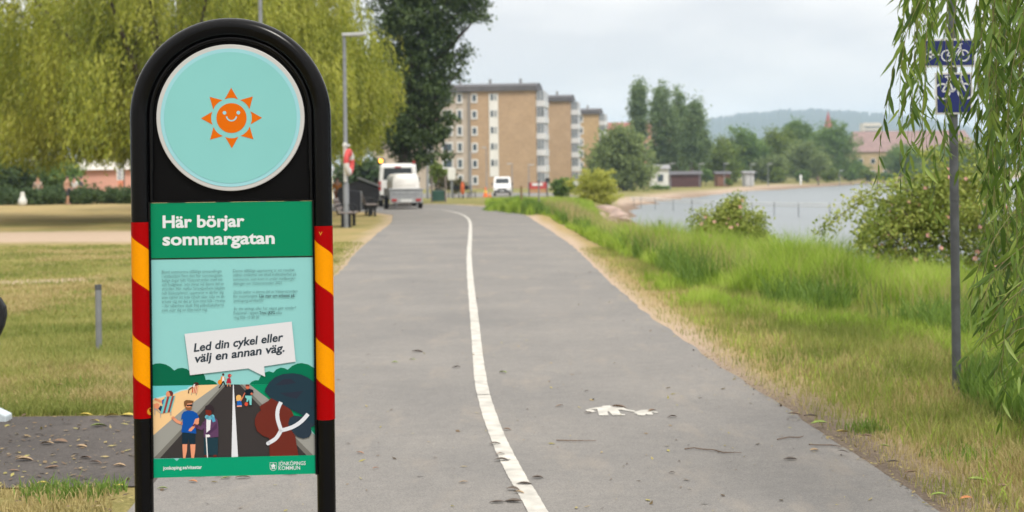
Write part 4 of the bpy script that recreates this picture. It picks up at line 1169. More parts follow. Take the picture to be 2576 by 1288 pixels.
def van(label, loc, rz, front=False, beacon=False):
    """local y = travel direction, rear at y=0"""
    o = thing('van', label, 'van', loc, rz)
    mb = MB()
    W, L_v, H = 1.94, 4.9, 2.0
    # body side profile, lofted with a slight tumblehome
    prof = [(0.0, .42), (0.02, 1.15), (.12, H - .12), (.3, H), (3.0, H), (3.35, H - .08), (4.1, 1.22), (4.72, 1.02), (L_v, .78), (L_v, .42), (4.5, .32), (.3, .32)]
    secs = [(-W / 2 + .10, .96), (-W / 2, 1.0), (W / 2, 1.0), (W / 2 - .10, .96)]
    n = len(prof)
    vs, fs = [], []
    for j, x in enumerate((-1, -.94, .94, 1)):
        for (y, z) in prof:
            tz = max(0, (z - 1.1) / 1.0)
            hw = W / 2 * (1 - .085 * tz)
            ins = 0 if abs(x) < .98 else .05
            vs.append((x * hw, y + (ins if y < 1 else -ins), z - (ins if z > 1.5 else 0)))
    for j in range(3):
        for i in range(n):
            k = (i + 1) % n
            fs.append((j * n + i, j * n + k, (j + 1) * n + k, (j + 1) * n + i))
    fs += [tuple(range(n)), tuple(reversed(range(3 * n, 4 * n)))]
    mb.add(vs, fs); mb.build('body', M_vw, o, .05, 3)
    def flat(nm, pts, mt_):
        m_ = MB(); m_.poly(pts); return m_.build(nm, mt_, o)
    flat('rear_window', [(-.74, .02, 1.26), (.74, .02, 1.26), (.68, .095, 1.80), (-.68, .095, 1.80)], M_dkg)
    flat('windscreen', [(-.78, 4.02, 1.30), (.78, 4.02, 1.30), (.70, 3.46, 1.84), (-.70, 3.46, 1.84)], M_dkg)
    for s_ in (-1, 1):
        flat('side_window', [(s_ * .985, 2.7, 1.2), (s_ * .985, 3.75, 1.2), (s_ * .945, 3.3, 1.72), (s_ * .945, 2.7, 1.72)], M_dkg)
        m_ = MB(); m_.box((s_ * .9, .02, .98), (.12, .08, .42)); m_.build('tail_lamp', M_tail, o, .01)
        m_ = MB(); m_.box((s_ * .72, 4.80, .88), (.36, .16, .16), 0, (rad(-30), 0, 0)); m_.build('headlight', mat('headlight glass', (.55, .57, .58), .12), o, .02)
        m_ = MB(); m_.box((s_ * 1.1, 3.6, 1.24), (.2, .1, .24)); m_.build('wing_mirror', M_tyre, o, .02)
        wheel(o, s_ * .86, .95); wheel(o, s_ * .86, 3.95)
    m_ = MB(); m_.box((0, 4.90, .50), (1.78, .1, .2)); m_.box((0, -.02, .48), (1.8, .1, .16)); m_.build('bumper', M_tyre, o, .02)
    m_ = MB(); m_.box((0, 4.89, .72), (1.0, .08, .2)); m_.build('grille', M_tyre, o, .01)
    m_ = MB(); m_.box((0, 4.955, .56), (.52, .015, .11)); m_.build('number_plate', M_plate, o)
    m_ = MB(); m_.box((0, .10, 1.84), (.3, .05, .07)); m_.build('brake_lamp', M_tail, o)
    o.scale = (1, 1, 1.08)
    if beacon:
        mb = MB(); mb.tube([(-.84, .25, H - .02), (-.84, .25, H + .06)], .07, 14)
        bo = mb.build('beacon_base', M_tyre, o)
        mb = MB(); mb.tube([(-.84, .25, H + .06), (-.84, .25, H + .17), (-.84, .25, H + .22)], [.085, .085, .04], 14)
        mb.build('amber_lamp', mat('lit amber lamp', (1.0, .36, .03), .4, emit=4.5), bo)
        m_ = MB(); m_.box((.8, .25, H + .05), (.12, .12, .12)); m_.build('marker_lamp', M_tail, o, .01)
    return o
tp = foot(1021, 65.6)
HD = rad(11)
tr = thing('trailer', 'grey steel trailer with white domed cover and red tail lamps', 'trailer', tp, HD)
mb = MB()
TW, TL = 1.5, 2.6
mb.box((0, TL / 2, .5), (TW - .1, TL, .08))
for s_ in (-1, 1): mb.box((s_ * TW / 2, TL / 2, .72), (.04, TL, .42))
mb.box((0, 0, .72), (TW + .04, .04, .42)); mb.box((0, TL, .72), (TW, .04, .42))
mb.box((0, -.03, .93), (TW + .1, .06, .05)); mb.box((0, -.03, .74), (TW + .02, .03, .04)); mb.box((0, TL / 2, .95), (TW + .08, TL + .08, .03))
mb.build('bed', M_gal, tr, .008)
mb = MB(); mb.box((0, -.04, .40), (TW, .06, .20)); mb.build('light_board', mat('grey light board', (.33, .34, .34), .5), tr, .008)
mb = MB()
n = 14
for j, y in enumerate(np.linspace(.12, TL - .1, 7)):
    pass
vs, fs = [], []
pr = [(math.copysign(abs(math.cos(a)) ** .38, math.cos(a)), math.sin(a) ** .5 if math.sin(a) > 0 else 0) for a in np.linspace(0, PI, 23)]
rows = [(.06, .90, .92), (.10, .95, .97), (.2, .99, 1.0), (TL * .5, 1, 1.02), (TL - .3, .99, 1.0), (TL - .15, .95, .95), (TL - .08, .9, .9)]
for (y, kx, kz) in rows:
    for (a, b) in pr: vs.append((a * .655 * kx, y + .10 * b, .965 + .68 * b * kz))
for j in range(len(rows) - 1):
    for i in range(22): fs.append((j * 23 + i, j * 23 + i + 1, (j + 1) * 23 + i + 1, (j + 1) * 23 + i))
fs += [tuple(range(23)), tuple(reversed(range((len(rows) - 1) * 23, len(rows) * 23)))]
mb.add(vs, fs, 0, True); mb.box((0, .08, 1.12), (.9, .03, .03)); mb.box((0, .08, 1.02), (.9, .03, .03))
mb.build('cover', mat('white fibreglass cover', (.68, .66, .63), .35, .05, 3), tr)
for s_ in (-1, 1):
    m_ = MB(); m_.box((s_ * .56, -.085, .43), (.24, .04, .12)); m_.build('tail_lamp', M_tail, tr, .006)
    wheel(tr, s_ * .80, 1.2, .29, .18)
    m_ = MB(); m_.box((s_ * .80, 1.2, .62), (.22, .72, .03)); m_.build('mudguard', M_tyre, tr, .01)
m_ = MB(); m_.box((0, -.085, .40), (.52, .02, .12)); m_.build('number_plate', M_plate, tr)
m_ = MB(); m_.tube([(.5, .05, .4), (.5, .05, .02)], .03, 8); m_.tube([(-.45, .05, .4), (-.45, .05, .1)], .025, 8); m_.build('support_leg', M_gal, tr)
m_ = MB(); m_.tube([(-.5, TL, .42), (0, TL + 1.0, .42)], .04, 8); m_.tube([(.5, TL, .42), (0, TL + 1.0, .42)], .04, 8); m_.tube([(0, TL + .9, .42), (0, TL + 1.3, .42)], .05, 8); m_.build('drawbar', M_gal, tr)
vo = Vector((-math.sin(HD), math.cos(HD), 0)) * (TL + 1.45)
vp = tp + vo
vp = foot(1001, 70.9)
van('white van with a lit amber roof beacon towing the trailer', vp, rad(5.5), beacon=True)
wp = on(1264, 486)
v2 = van('white delivery van facing the camera before the brick block', (0, 0, 0), 0)
dv = 158; fp = foot(1263, dv); v2.location = (fp.x, dv + 4.9, fp.z); v2.rotation_euler = (0, 0, PI)

# ------------------------------------------------------------------ street furniture
M_post = mat('galvanised grey post', (.20, .21, .22), .5, .12, 6, metal=.3)
M_postd = mat('weathered steel post', (.075, .080, .085), .6, .3, 10, spec=.25)
def lamp(label, base, H, arm, r=.055, grp=None, head=.5):
    o = thing('street_lamp', label, 'street lamp', base, 0, grp)
    mb = MB(); mb.tube([(0, 0, 0), (0, 0, 1.3), (0, 0, 1.35), (0, 0, H)], [r * 1.35, r * 1.3, r, r * .75], 14); mb.build('pole', M_post, o)
    mb = MB(); mb.box((arm * head / 2, 0, H + .02), (head + .12, .2, .09), 0, (0, rad(-2), 0)); mb.box((arm * (head / 2 + .05), 0, H - .035), (head * .7, .15, .03)); mb.build('lamp_head', mat('lamp housing', (.42, .43, .44), .4, .05), o, .02)
    return o
lg = 'tall grey street lamps'
bp_ = foot(870, 43.6)
lamp('grey street lamp with a flat head, lifebuoy on its pole', bp_, at(864, 88, 43.6).z - bp_.z, 1, .07, lg, .62)
bp_ = foot(660, 30); lamp('street lamp rising behind the arched sign', bp_, 5.9, 1, .052, lg, .55)
# lifebuoy on the lamp pole
cb = at(879, 408, 43.6)
o = thing('lifebuoy', 'red and white lifebuoy hanging on the grey lamp pole', 'lifebuoy', (bp_.x * 0 + cb.x, 43.5, cb.z), rad(76))
R_, r_ = .235, .105
def ring(seg0, seg1):
    mb = MB(); ns = 8; vs, fs = [], []
    ang = np.linspace(seg0, seg1, 11)
    for a in ang:
        for k in range(12):
            w = 2 * PI * k / 12
            vs.append(((R_ + r_ * math.cos(w)) * math.cos(a), r_ * .75 * math.sin(w), (R_ + r_ * math.cos(w)) * 1.25 * math.sin(a)))
    for i in range(10):
        for k in range(12): fs.append((i * 12 + k, i * 12 + (k + 1) % 12, (i + 1) * 12 + (k + 1) % 12, (i + 1) * 12 + k))
    mb.add(vs, fs, 0, True); return mb
for i, (a, b) in enumerate(((20, 65), (65, 185), (185, 275), (275, 380))):
    ring(rad(a), rad(b)).build('ring_segment', (mat('lifebuoy red', (.50, .045, .04), .5) if i % 2 else mat('lifebuoy white', (.62, .60, .57), .5)), o)
mb = MB(); mb.box((0, .12, 0), (.12, .08, 1.2)); mb.box((0, .08, .52), (.5, .06, .06)); mb.build('holder', M_wshed, o)

M_slat = mat('grey brown bench slats', (.20, .165, .15), .7, .2, 9)
M_iron = mat('black cast iron', (.012, .013, .014), .55, .2, 8, spec=.25)
def bench(label, loc, rz, grp='park benches on the lawn', length=1.8):
    """seat faces +x; length along y"""
    o = thing('park_bench', label, 'bench', loc, rz, grp)
    mb = MB()
    for k in range(4): mb.box((-.17 + .125 * k, 0, .45), (.105, length, .035))
    mb.build('seat', M_slat, o, .006)
    mb = MB()
    for k in range(3): mb.box((-.265 - .055 * k, 0, .58 + .13 * k), (.03, length, .105), 0, (0, rad(-18), 0))
    mb.build('backrest', M_slat, o, .006)
    for s_ in (-1, 1):
        y = s_ * (length / 2 - .06)
        mb = MB(); mb.tube([(-.24, y, .42), (-.30, y, .62), (-.38, y, .88)], .028, 8); mb.tube([(-.26, y, .42), (.25, y, .42)], .028, 8); mb.build('end_frame', M_iron, o)
        mb = MB(); mb.tube([(-.32, y, .66), (-.1, y, .70), (.10, y, .69), (.2, y, .62), (.24, y, .44)], .026, 8); mb.build('armrest', M_iron, o)
        mb = MB(); mb.box((-.1, y, .21), (.09, .07, .42)); mb.build('leg', M_iron, o, .01)
        mb = MB(); mb.box((.12, y, .21), (.09, .07, .42)); mb.build('leg', M_iron, o, .01)
    return o
p = foot(874, 44.4); bench('bench seen end-on beside the lamp pole and bin', p, rad(2))
p = foot(930, 56); bench('bench in front of the dark waste container', p, rad(10))
# litter bin
p = foot(889, 45.6)
o = thing('litter_bin', 'dark slatted litter bin behind the bench at the lamp pole', 'litter bin', p, rad(8))
mb = MB()
mb.add([(-.20, -.2, .42), (.20, -.2, .42), (.20, .2, .42), (-.20, .2, .42), (-.18, -.2, 1.16), (.22, -.2, 1.08), (.22, .2, 1.08), (-.18, .2, 1.16)], [(3, 2, 1, 0), (4, 5, 6, 7), (0, 1, 5, 4), (1, 2, 6, 5), (2, 3, 7, 6), (3, 0, 4, 7)])
mb.build('body', mat('anthracite steel', (.016, .017, .020), .6, .2, 5, spec=.2), o, .02)
mb = MB(); mb.box((.235, 0, .75), (.03, .34, .6)); mb.build('door', M_post, o, .01)
mb = MB(); mb.box((0, 0, .2), (.1, .1, .42)); mb.build('leg', M_iron, o)
# gabled waste container
p = foot(902, 64)
o = thing('waste_container', 'large dark grey waste container with a gabled lid', 'waste container', p, rad(6))
k = 64 / F
mb = MB(); mb.prism([(x * k, 0, z * k) for x, z in ((-44, 3), (44, 3), (53, 40), (50, 60), (0, 78), (-52, 56), (-56, 42))], (0, 1.6, 0)); mb.build('body', mat('dark grey plastic', (.020, .020, .021), .7, .2, 2, spec=.15), o, .03)
mb = MB(); mb.prism([(x * k, -.08, z * k) for x, z in ((0, 80), (56, 58), (56, 62), (0, 85), (-4, 84), (-4, 80))], (0, 1.76, 0)); mb.build('lid', mat('grey lid edge', (.13, .13, .135), .5, .1, 3), o, .01)
mb = MB(); mb.box((-.02, .8, .02), (2.2, 1.7, .06)); mb.build('base', M_gal, o)
mb = MB(); mb.box((0, -.02, .85), (.3, .05, .06)); mb.build('handle', M_gal, o)

# steel stump post on the lawn
p = on(249, 882)
o = thing('steel_post', 'short bare steel post standing in the lawn', 'post', p)
hp_ = at(246, 717, p.y).z - p.z
mb = MB(); mb.tube([(0, 0, -.05), (0, 0, hp_ - .02), (0, 0, hp_)], [.0285, .0285, .027], 16); mb.build('shaft', M_post, o)
mb = MB(); mb.tube([(0, 0, hp_ - .045), (0, 0, hp_ + .004)], .030, 16); mb.build('cap', M_postd, o)
# bench at the left edge: only its near end shows
p = on(-28, 1068)
pc = on(4, 1062)
o = thing('park_bench', 'bench with black curved armrest cut by the left photo edge', 'bench', (pc.x - .26, pc.y + .03, 0), rad(0), 'park benches on the lawn')
k = pc.y / F
mb = MB()
armp = [(-.46, .42), (-.40, .74), (-.30, .845), (-.18, .865), (.165, .83), (.25, .76), (.285, .65), (.27, .55), (.22, .48)]
def zz(v): return at(0, v, pc.y).z
outline = [(-.5, zz(800)), (-.5, zz(735)), (-.10, zz(733)), (.10, zz(733)), (.19, zz(737)), (.25, zz(750)), (.287, zz(772)), (.29, zz(795)), (.275, zz(820)), (.24, zz(848)), (.21, zz(870)), (.12, zz(880)), (.13, zz(850)), (.05, zz(800))]
mb.prism([(x, -.03, z) for x, z in outline], (0, .06, 0)); mb.build('armrest', M_iron, o, .012)
mb = MB(); mb.prism([(x, -1.73, z) for x, z in outline], (0, .06, 0)); mb.build('armrest', M_iron, o, .012)
for yy in (0, -1.7):
    mb = MB(); mb.tube([(.22, yy, zz(862)), (.19, yy, .30), (.17, yy, .05)], [.025, .022, .022], 10); mb.build('leg', M_postd, o)
    mb = MB(); mb.tube([(-.45, yy, zz(862)), (-.5, yy, .05)], .022, 10); mb.build('leg', M_postd, o)
    mb = MB(); mb.prism([(-.6, yy - .06, 0), (.30, yy - .06, 0), (.30, yy - .06, .045), (.22, yy - .06, .085), (-.6, yy - .06, .085)], (0, .12, 0)); mb.build('foot', mat('pale galvanised foot', (.46, .52, .55), .45, .1, 12), o, .008)
mb = MB()
for kx in range(4): mb.box((-.32 + .13 * kx, -.85, zz(880)), (.11, 1.64, .04))
mb.build('seat', M_slat, o, .006)
mb = MB()
for kx in range(3): mb.box((-.5 - .05 * kx, -.85, zz(850) + .14 * kx), (.03, 1.64, .11), 0, (0, rad(-16), 0))
mb.build('backrest', M_slat, o, .006)

# blue signs on a pole in the willow
M_blue = mat('blue sign face', lin((6, 30, 104)), .35, .05, 4)
M_sedge = mat('grey white sign edge', (.50, .50, .48), .45)
pb = on(2407, 994)
sp = thing('cycle_sign', 'two blue cycle route signs on a grey pole among willow leaves', 'road sign', pb)
mb = MB(); mb.tube([(0, 0, -.1), (0, 0, 2.95)], .031, 18); mb.tube([(0, 0, .30 + 1.07), (0, 0, 1.405)], .034, 18); mb.build('pole', M_postd, sp)
def plate(u0, v0, u1, v1):
    dd = pb.y - .045
    a = at(u0, v0, dd) - pb; b = at(u1, v1, dd) - pb
    x0, x1, z0, z1 = a.x, b.x, b.z, a.z
    mb = MB(); mb.box(((x0 + x1) / 2, -.04, (z0 + z1) / 2), (x1 - x0, .008, z1 - z0)); o = mb.build('sign_plate', M_sedge, sp, .002)
    mb = MB(); m_ = .014; mb.box(((x0 + x1) / 2, -.045, (z0 + z1) / 2), (x1 - x0 - 2 * m_, .004, z1 - z0 - 2 * m_)); mb.build('sign_face', M_blue, o)
    return o, (x0, x1, z0, z1)
M_sym = mat('white sign symbol', (.55, .57, .58), .4)
s1, (x0, x1, z0, z1) = plate(2318, 98, 2455, 168)
mb = MB()
cvx = lambda x, y: (x, -.0478, y)
cxm, czm = x0 + (x1 - x0) * .62, (z0 + z1) / 2 - .01
def bike(mb, cx_, cz_, k):
    for s_ in (-1, 1):
        add_stroke(mb, [(cx_ + s_ * .34 * k + .22 * k * math.cos(t), cz_ + .22 * k * math.sin(t)) for t in np.linspace(0, 2 * PI, 25)], .05 * k, cvx, 0)
    for pts in ([(-.34, 0), (-.14, .34), (.22, .34), (.34, 0)], [(-.34, 0), (-.02, 0), (.22, .34)], [(-.02, 0), (-.18, .42)], [(-.26, .43), (-.1, .43)], [(.22, .34), (.2, .46), (.3, .5)]):
        add_stroke(mb, [(cx_ + a * k, cz_ + b * k) for a, b in pts], .05 * k, cvx, 0)
bike(mb, cxm, czm - .01, .17)
add_stroke(mb, [(x0 + .05, czm), (x0 + .13, czm)], .016, cvx, 0); mb.poly([cvx(x0 + .03, czm), cvx(x0 + .07, czm + .03), cvx(x0 + .07, czm - .03)])
mb.build('symbol', M_sym, s1)
s2, (x0, x1, z0, z1) = plate(2352, 183, 2447, 287)
mb = MB(); bike(mb, (x0 + x1) / 2 + .0, z0 + (z1 - z0) * .55, .24); mb.build('symbol', M_sym, s2)
mb = MB()
for z in (zz(135) - pb.z, zz(215) - pb.z, zz(262) - pb.z): mb.box((0, -.02, at(2400, 436, pb.y).z - pb.z + (z - (CZ - pb.z))), (.09, .045, .03))
mb.build('clamp', M_postd, sp)

# smaller far things
p = foot(1136, 104)
o = thing('map_board', 'white map board on a grey post near the brick block', 'sign', p)
mb = MB(); mb.tube([(0, 0, 0), (0, 0, 1.25)], .09, 10); mb.build('post', M_post, o)
mb = MB(); mb.box((0, 0, at(1136, 438, 104).z - p.z), (.56, .12, .86)); mb.build('board', M_wshed, o, .03)
p = foot(1103, 82)
o = thing('tree_guard', 'green metal tree guard box beside the path bend', 'planter', p)
mb = MB(); mb.box((0, 0, .36), (.74, .74, .62)); mb.build('box', mat('dark green metal', (.03, .085, .07), .5, .1, 3), o, .02)
mb = MB()
for a, b in ((-.4, -.4), (.4, -.4), (.4, .4), (-.4, .4)): mb.tube([(a, b, 0), (a, b, 1.5)], .035, 8)
mb.build('stake', M_slat, o)
shrub('olive brown shrub behind the map board', 1128, 458, 36, 26, 120, 3600, .18, leafmat('olive leaves', [(.05, .05, .018), (.10, .095, .03), (.15, .14, .05)], .25), 401, [(1112, 460, 22, 26), (1140, 462, 22, 24), (1100, 440, 16, 20), (1160, 470, 12, 14)])
shrub('small light green tree before the beige wall', 1102, 425, 24, 22, 110, 1800, .2, M_lite_l, 402, [(1100, 422, 18, 16), (1112, 432, 14, 10), (1092, 442, 10, 20)])
def cone(label, u, d, h):
    p = foot(u, d); o = thing('traffic_cone', label, 'traffic cone', p, 0, 'orange traffic cones before the brick block')
    mb = MB(); mb.tube([(0, 0, .03), (0, 0, h)], [h * .27, h * .05], 16); mb.build('cone_body', mat('orange plastic', (.62, .13, .015), .5), o)
    mb = MB(); mb.tube([(0, 0, h * .45), (0, 0, h * .65)], [h * .182, h * .138], 16, cap=False); mb.build('stripe', mat('yellow reflective stripe', (.62, .42, .05), .5), o)
    mb = MB(); mb.box((0, 0, .02), (h * .65, h * .65, .04)); mb.build('foot', MATS['orange plastic'], o)
cone('large orange traffic cone left of the facing white van', 1221, 148, 1.05); cone('small orange traffic cone beside the large one', 1232, 146, .55)
p = foot(1353, 128)
o = thing('road_barrier', 'red and white road works barrier before the brick blocks', 'barrier', p)
k = 128 / F
M_rb = mat('barrier red', (.42, .05, .045), .5, .1, 2)
zc = lambda v: at(1353, v, 128).z - p.z
mb = MB(); mb.box((0, 0, (zc(459) + zc(476)) / 2), (46 * k, .05, zc(459) - zc(476))); bo = mb.build('panel', M_rb, o, .01)
mb = MB(); mb.box((-.05, -.035, zc(464)), (27 * k, .02, 6.5 * k)); mb.build('notice', M_wshed, bo)
mb = MB()
for v in (479, 483): mb.box((0, 0, zc(v)), (46 * k, .04, 1.6 * k))
mb.build('rail', M_rb, o)
mb = MB()
for s_ in (-1, 1): mb.tube([(s_ * 22 * k, 0, 0), (s_ * 22 * k, 0, zc(458))], .04, 8)
mb.build('leg', M_iron, o)
p = foot(1377, 126); o = thing('round_sign', 'back of a dark round road sign beside the red barrier', 'road sign', p)
zs = at(1377, 454, 126).z - p.z
mb = MB(); mb.tube([(0, 0, 0), (0, 0, zs)], .035, 8); mb.build('post', M_post, o)
mb = MB(); mb.tube([(0, -.02, zs), (0, .02, zs)], 6.5 * 126 / F, 24); mb.build('sign_plate', M_iron, o)
p = foot(1163, 92); o = thing('marker_post', 'orange-red marker post standing among thin chairs', 'post', p)
mb = MB(); mb.tube([(0, 0, .3), (0, 0, .5), (0, 0, .9), (0, 0, 1.12)], [.06, .13, .12, .05], 12); mb.build('cover', mat('orange red cloth', (.50, .10, .03), .7, .2, 6), o)
mb = MB(); mb.tube([(0, 0, 0), (0, 0, .3)], .03, 8); mb.build('post', M_iron, o)
for i, (u, d) in enumerate(((1147, 93), (1176, 95), (1188, 97), (1153, 97))):
    p = foot(u, d); o = thing('metal_chair', ['thin metal chair left of the orange marker post', 'thin metal chair right of the orange marker post', 'thin metal chair nearest the brick block', 'thin metal chair behind the orange marker post'][i], 'chair', p, rad(40 * i), 'thin metal chairs by the path bend')
    mb = MB(); mb.box((0, 0, .45), (.42, .42, .03)); mb.build('seat', M_iron, o)
    mb = MB(); mb.box((0, .2, .72), (.4, .03, .3)); mb.build('backrest', M_iron, o)
    for a, b in ((-.19, -.19), (.19, -.19), (.19, .19), (-.19, .19)):
        m_ = MB(); m_.tube([(a, b, 0), (a, b, .45)], .016, 6); m_.build('leg', M_iron, o)
for i, (u, d, vt) in enumerate(((1224, 190, 371), (1185, 170, 385), (1288, 185, 412), (1330, 175, 415), (1075, 95, 385))):
    p = foot(u, d); lamp(['thin lamp left of the white stair strip', 'thin lamp before the small brick windows', 'thin lamp over the facing white van', 'thin lamp left of the red barrier', 'dark thin lamp pole right of the trailer'][i], p, at(u, vt, d).z - p.z, 1 if i % 2 else -1, .07, 'thin lamps before the brick blocks', .6)
for i, (u, d) in enumerate(((1686, 200), (1760, 222), (1822, 228), (1889, 232), (1932, 240), (2112, 262))):
    p = foot(u, d); lamp(['beach lamp beside the white kiosk', 'beach lamp before the forked poplar', 'beach lamp before the bright round tree', 'beach lamp beside the grey hut', 'beach lamp before the small pale tree', 'beach lamp before the broad tree'][i], p, 3.7, 1, .06, 'lamps along the far beach', .7)
p = foot(2014, 262); o = tag(MB().tube([(p.x, p.y, p.z), (p.x, p.y, p.z + 1.75), (p.x, p.y, p.z + 1.85)], [.2, .2, .05], 10).build('beach_post', M_wshed), 'white post on the beach beside a clipped round bush', 'post')
# bathing jetty railing
o = thing('rope_barrier', 'white railing on thin posts reaching out from the beach into the lake', 'railing', (0, 0, 0))
line = [(10.2, 123.0), (10.9, 120.5), (12.6, 111.5), (14.5, 103.5), (16.5, 98), (18.8, 93.5), (21.5, 89)]
mb = MB()
for zr in (-.62, -.80):
    mb.tube([(x, y, zr) for x, y in line], .036, 6)
mb.build('rail', M_wshed, o)
for x, y in smooth_curve(np.array(line), 2)[1:]:
    m_ = MB(); m_.tube([(x, y, -3), (x, y, -.55)], .03, 6); m_.build('post', M_post, o)
p = at(1660, 570, 50); tag(MB().tube([(p.x, 50, -3), (p.x, 50, at(1660, 554, 50).z)], [.055, .045], 10).build('mooring_post', mat('wet dark wood', (.05, .045, .04), .7, .3, 8)), 'short dark wooden post standing in the water off the bank', 'post')
for i, (u, v, d, r_) in enumerate(((1524, 529, 80, .75), (1551, 538, 76, .62), (1505, 540, 73, .5), (1569, 546, 75, .32), (1532, 550, 71, .42), (1512, 533, 84, .6))):
    p = at(u, v, d); r = np.random.default_rng(500 + i)
    bm = bmesh.new(); bmesh.ops.create_icosphere(bm, subdivisions=3, radius=1)
    pl = [(rnd_dir(r, 1)[0], r.uniform(.55, .85)) for _ in range(9)]
    for vx in bm.verts:
        c = np.array(vx.co)
        for n_, k_ in pl:
            s_ = c @ n_
            if s_ > k_: c = c - n_ * (s_ - k_)
        vx.co = Vector(c * np.array([1.25, 1, .62]) * r_)
    me_ = bpy.data.meshes.new('boulder'); bm.to_mesh(me_); bm.free(); me_.materials.append(mat('pinkish granite', (.33, .24, .20), .85, .35, 3, .5, 12))
    o = link('boulder', me_); o.location = (p.x, d, p.z - .15); o.rotation_euler = (0, 0, r.uniform(0, 6))
    tag(o, ['largest pinkish boulder below the yellow-green shrub', 'pinkish boulder at the water edge', 'pinkish boulder nearest the tall grass', 'smallest pinkish stone out in the water', 'low boulder in front of the water-edge one', 'boulder tucked under the yellow-green shrub'][i], 'boulder', 'boulders at the lake edge')
p = foot(1311, 58); tag(MB().tube([(p.x, p.y, p.z), (p.x, p.y, at(1311, 468, 58).z)], .045, 8).build('wooden_post', mat('ochre wood', (.20, .13, .05), .8, .2, 8)), 'ochre wooden post sticking out of the tall grass clump', 'post')
p = foot(1355, 62); o = thing('thin_post', 'thin grey post in the tall grass before the red barrier', 'post', p); MB().tube([(0, 0, 0), (0, 0, at(1355, 455, 62).z - p.z)], .03, 8).build('shaft', M_post, o); MB().box((0, 0, at(1355, 457, 62).z - p.z), (.1, .05, .1)).build('cap', M_postd, o)
p = foot(56, 87)
o = thing('white_post', 'white bulging post at the edge of the far lawn', 'post', p)
MB().tube([(0, 0, 0), (0, 0, .12), (0, 0, .38), (0, 0, .52), (0, 0, .72), (0, 0, .84)], [.16, .26, .24, .14, .13, .10], 14).build('body', M_wshed, o)
p = foot(302, 104)
o = thing('banner', 'tall white banner with dark lettering and an orange foot before the pink house', 'banner', p)
k = 104 / F
zb = lambda v: at(302, v, 104).z - p.z
MB().tube([(10 * k, 0, 0), (10 * k, 0, zb(392))], .05, 8).build('pole', M_postd, o)
MB().box((0, 0, (zb(401) + zb(453)) / 2), (17 * k, .02, zb(401) - zb(453))).build('cloth', M_wshed, o)
MB().box((2 * k, 0, (zb(454) + zb(472)) / 2), (14 * k, .02, zb(454) - zb(472))).build('foot_panel', mat('salmon orange cloth', (.60, .22, .13), .8), o)
mb = MB()
vs, fs = text_verts('EANYZ', .03, 0)
x0_, x1_ = vs[:, 0].min(), vs[:, 0].max()
mb.add([((b - .36) * 15 * k, -.015, zb(451) + (a - x0_) / (x1_ - x0_) * (zb(404) - zb(451))) for a, b in vs], [f[::-1] for f in fs]); mb.build('lettering', mat('faded grey blue lettering', (.16, .18, .26), .7), o)

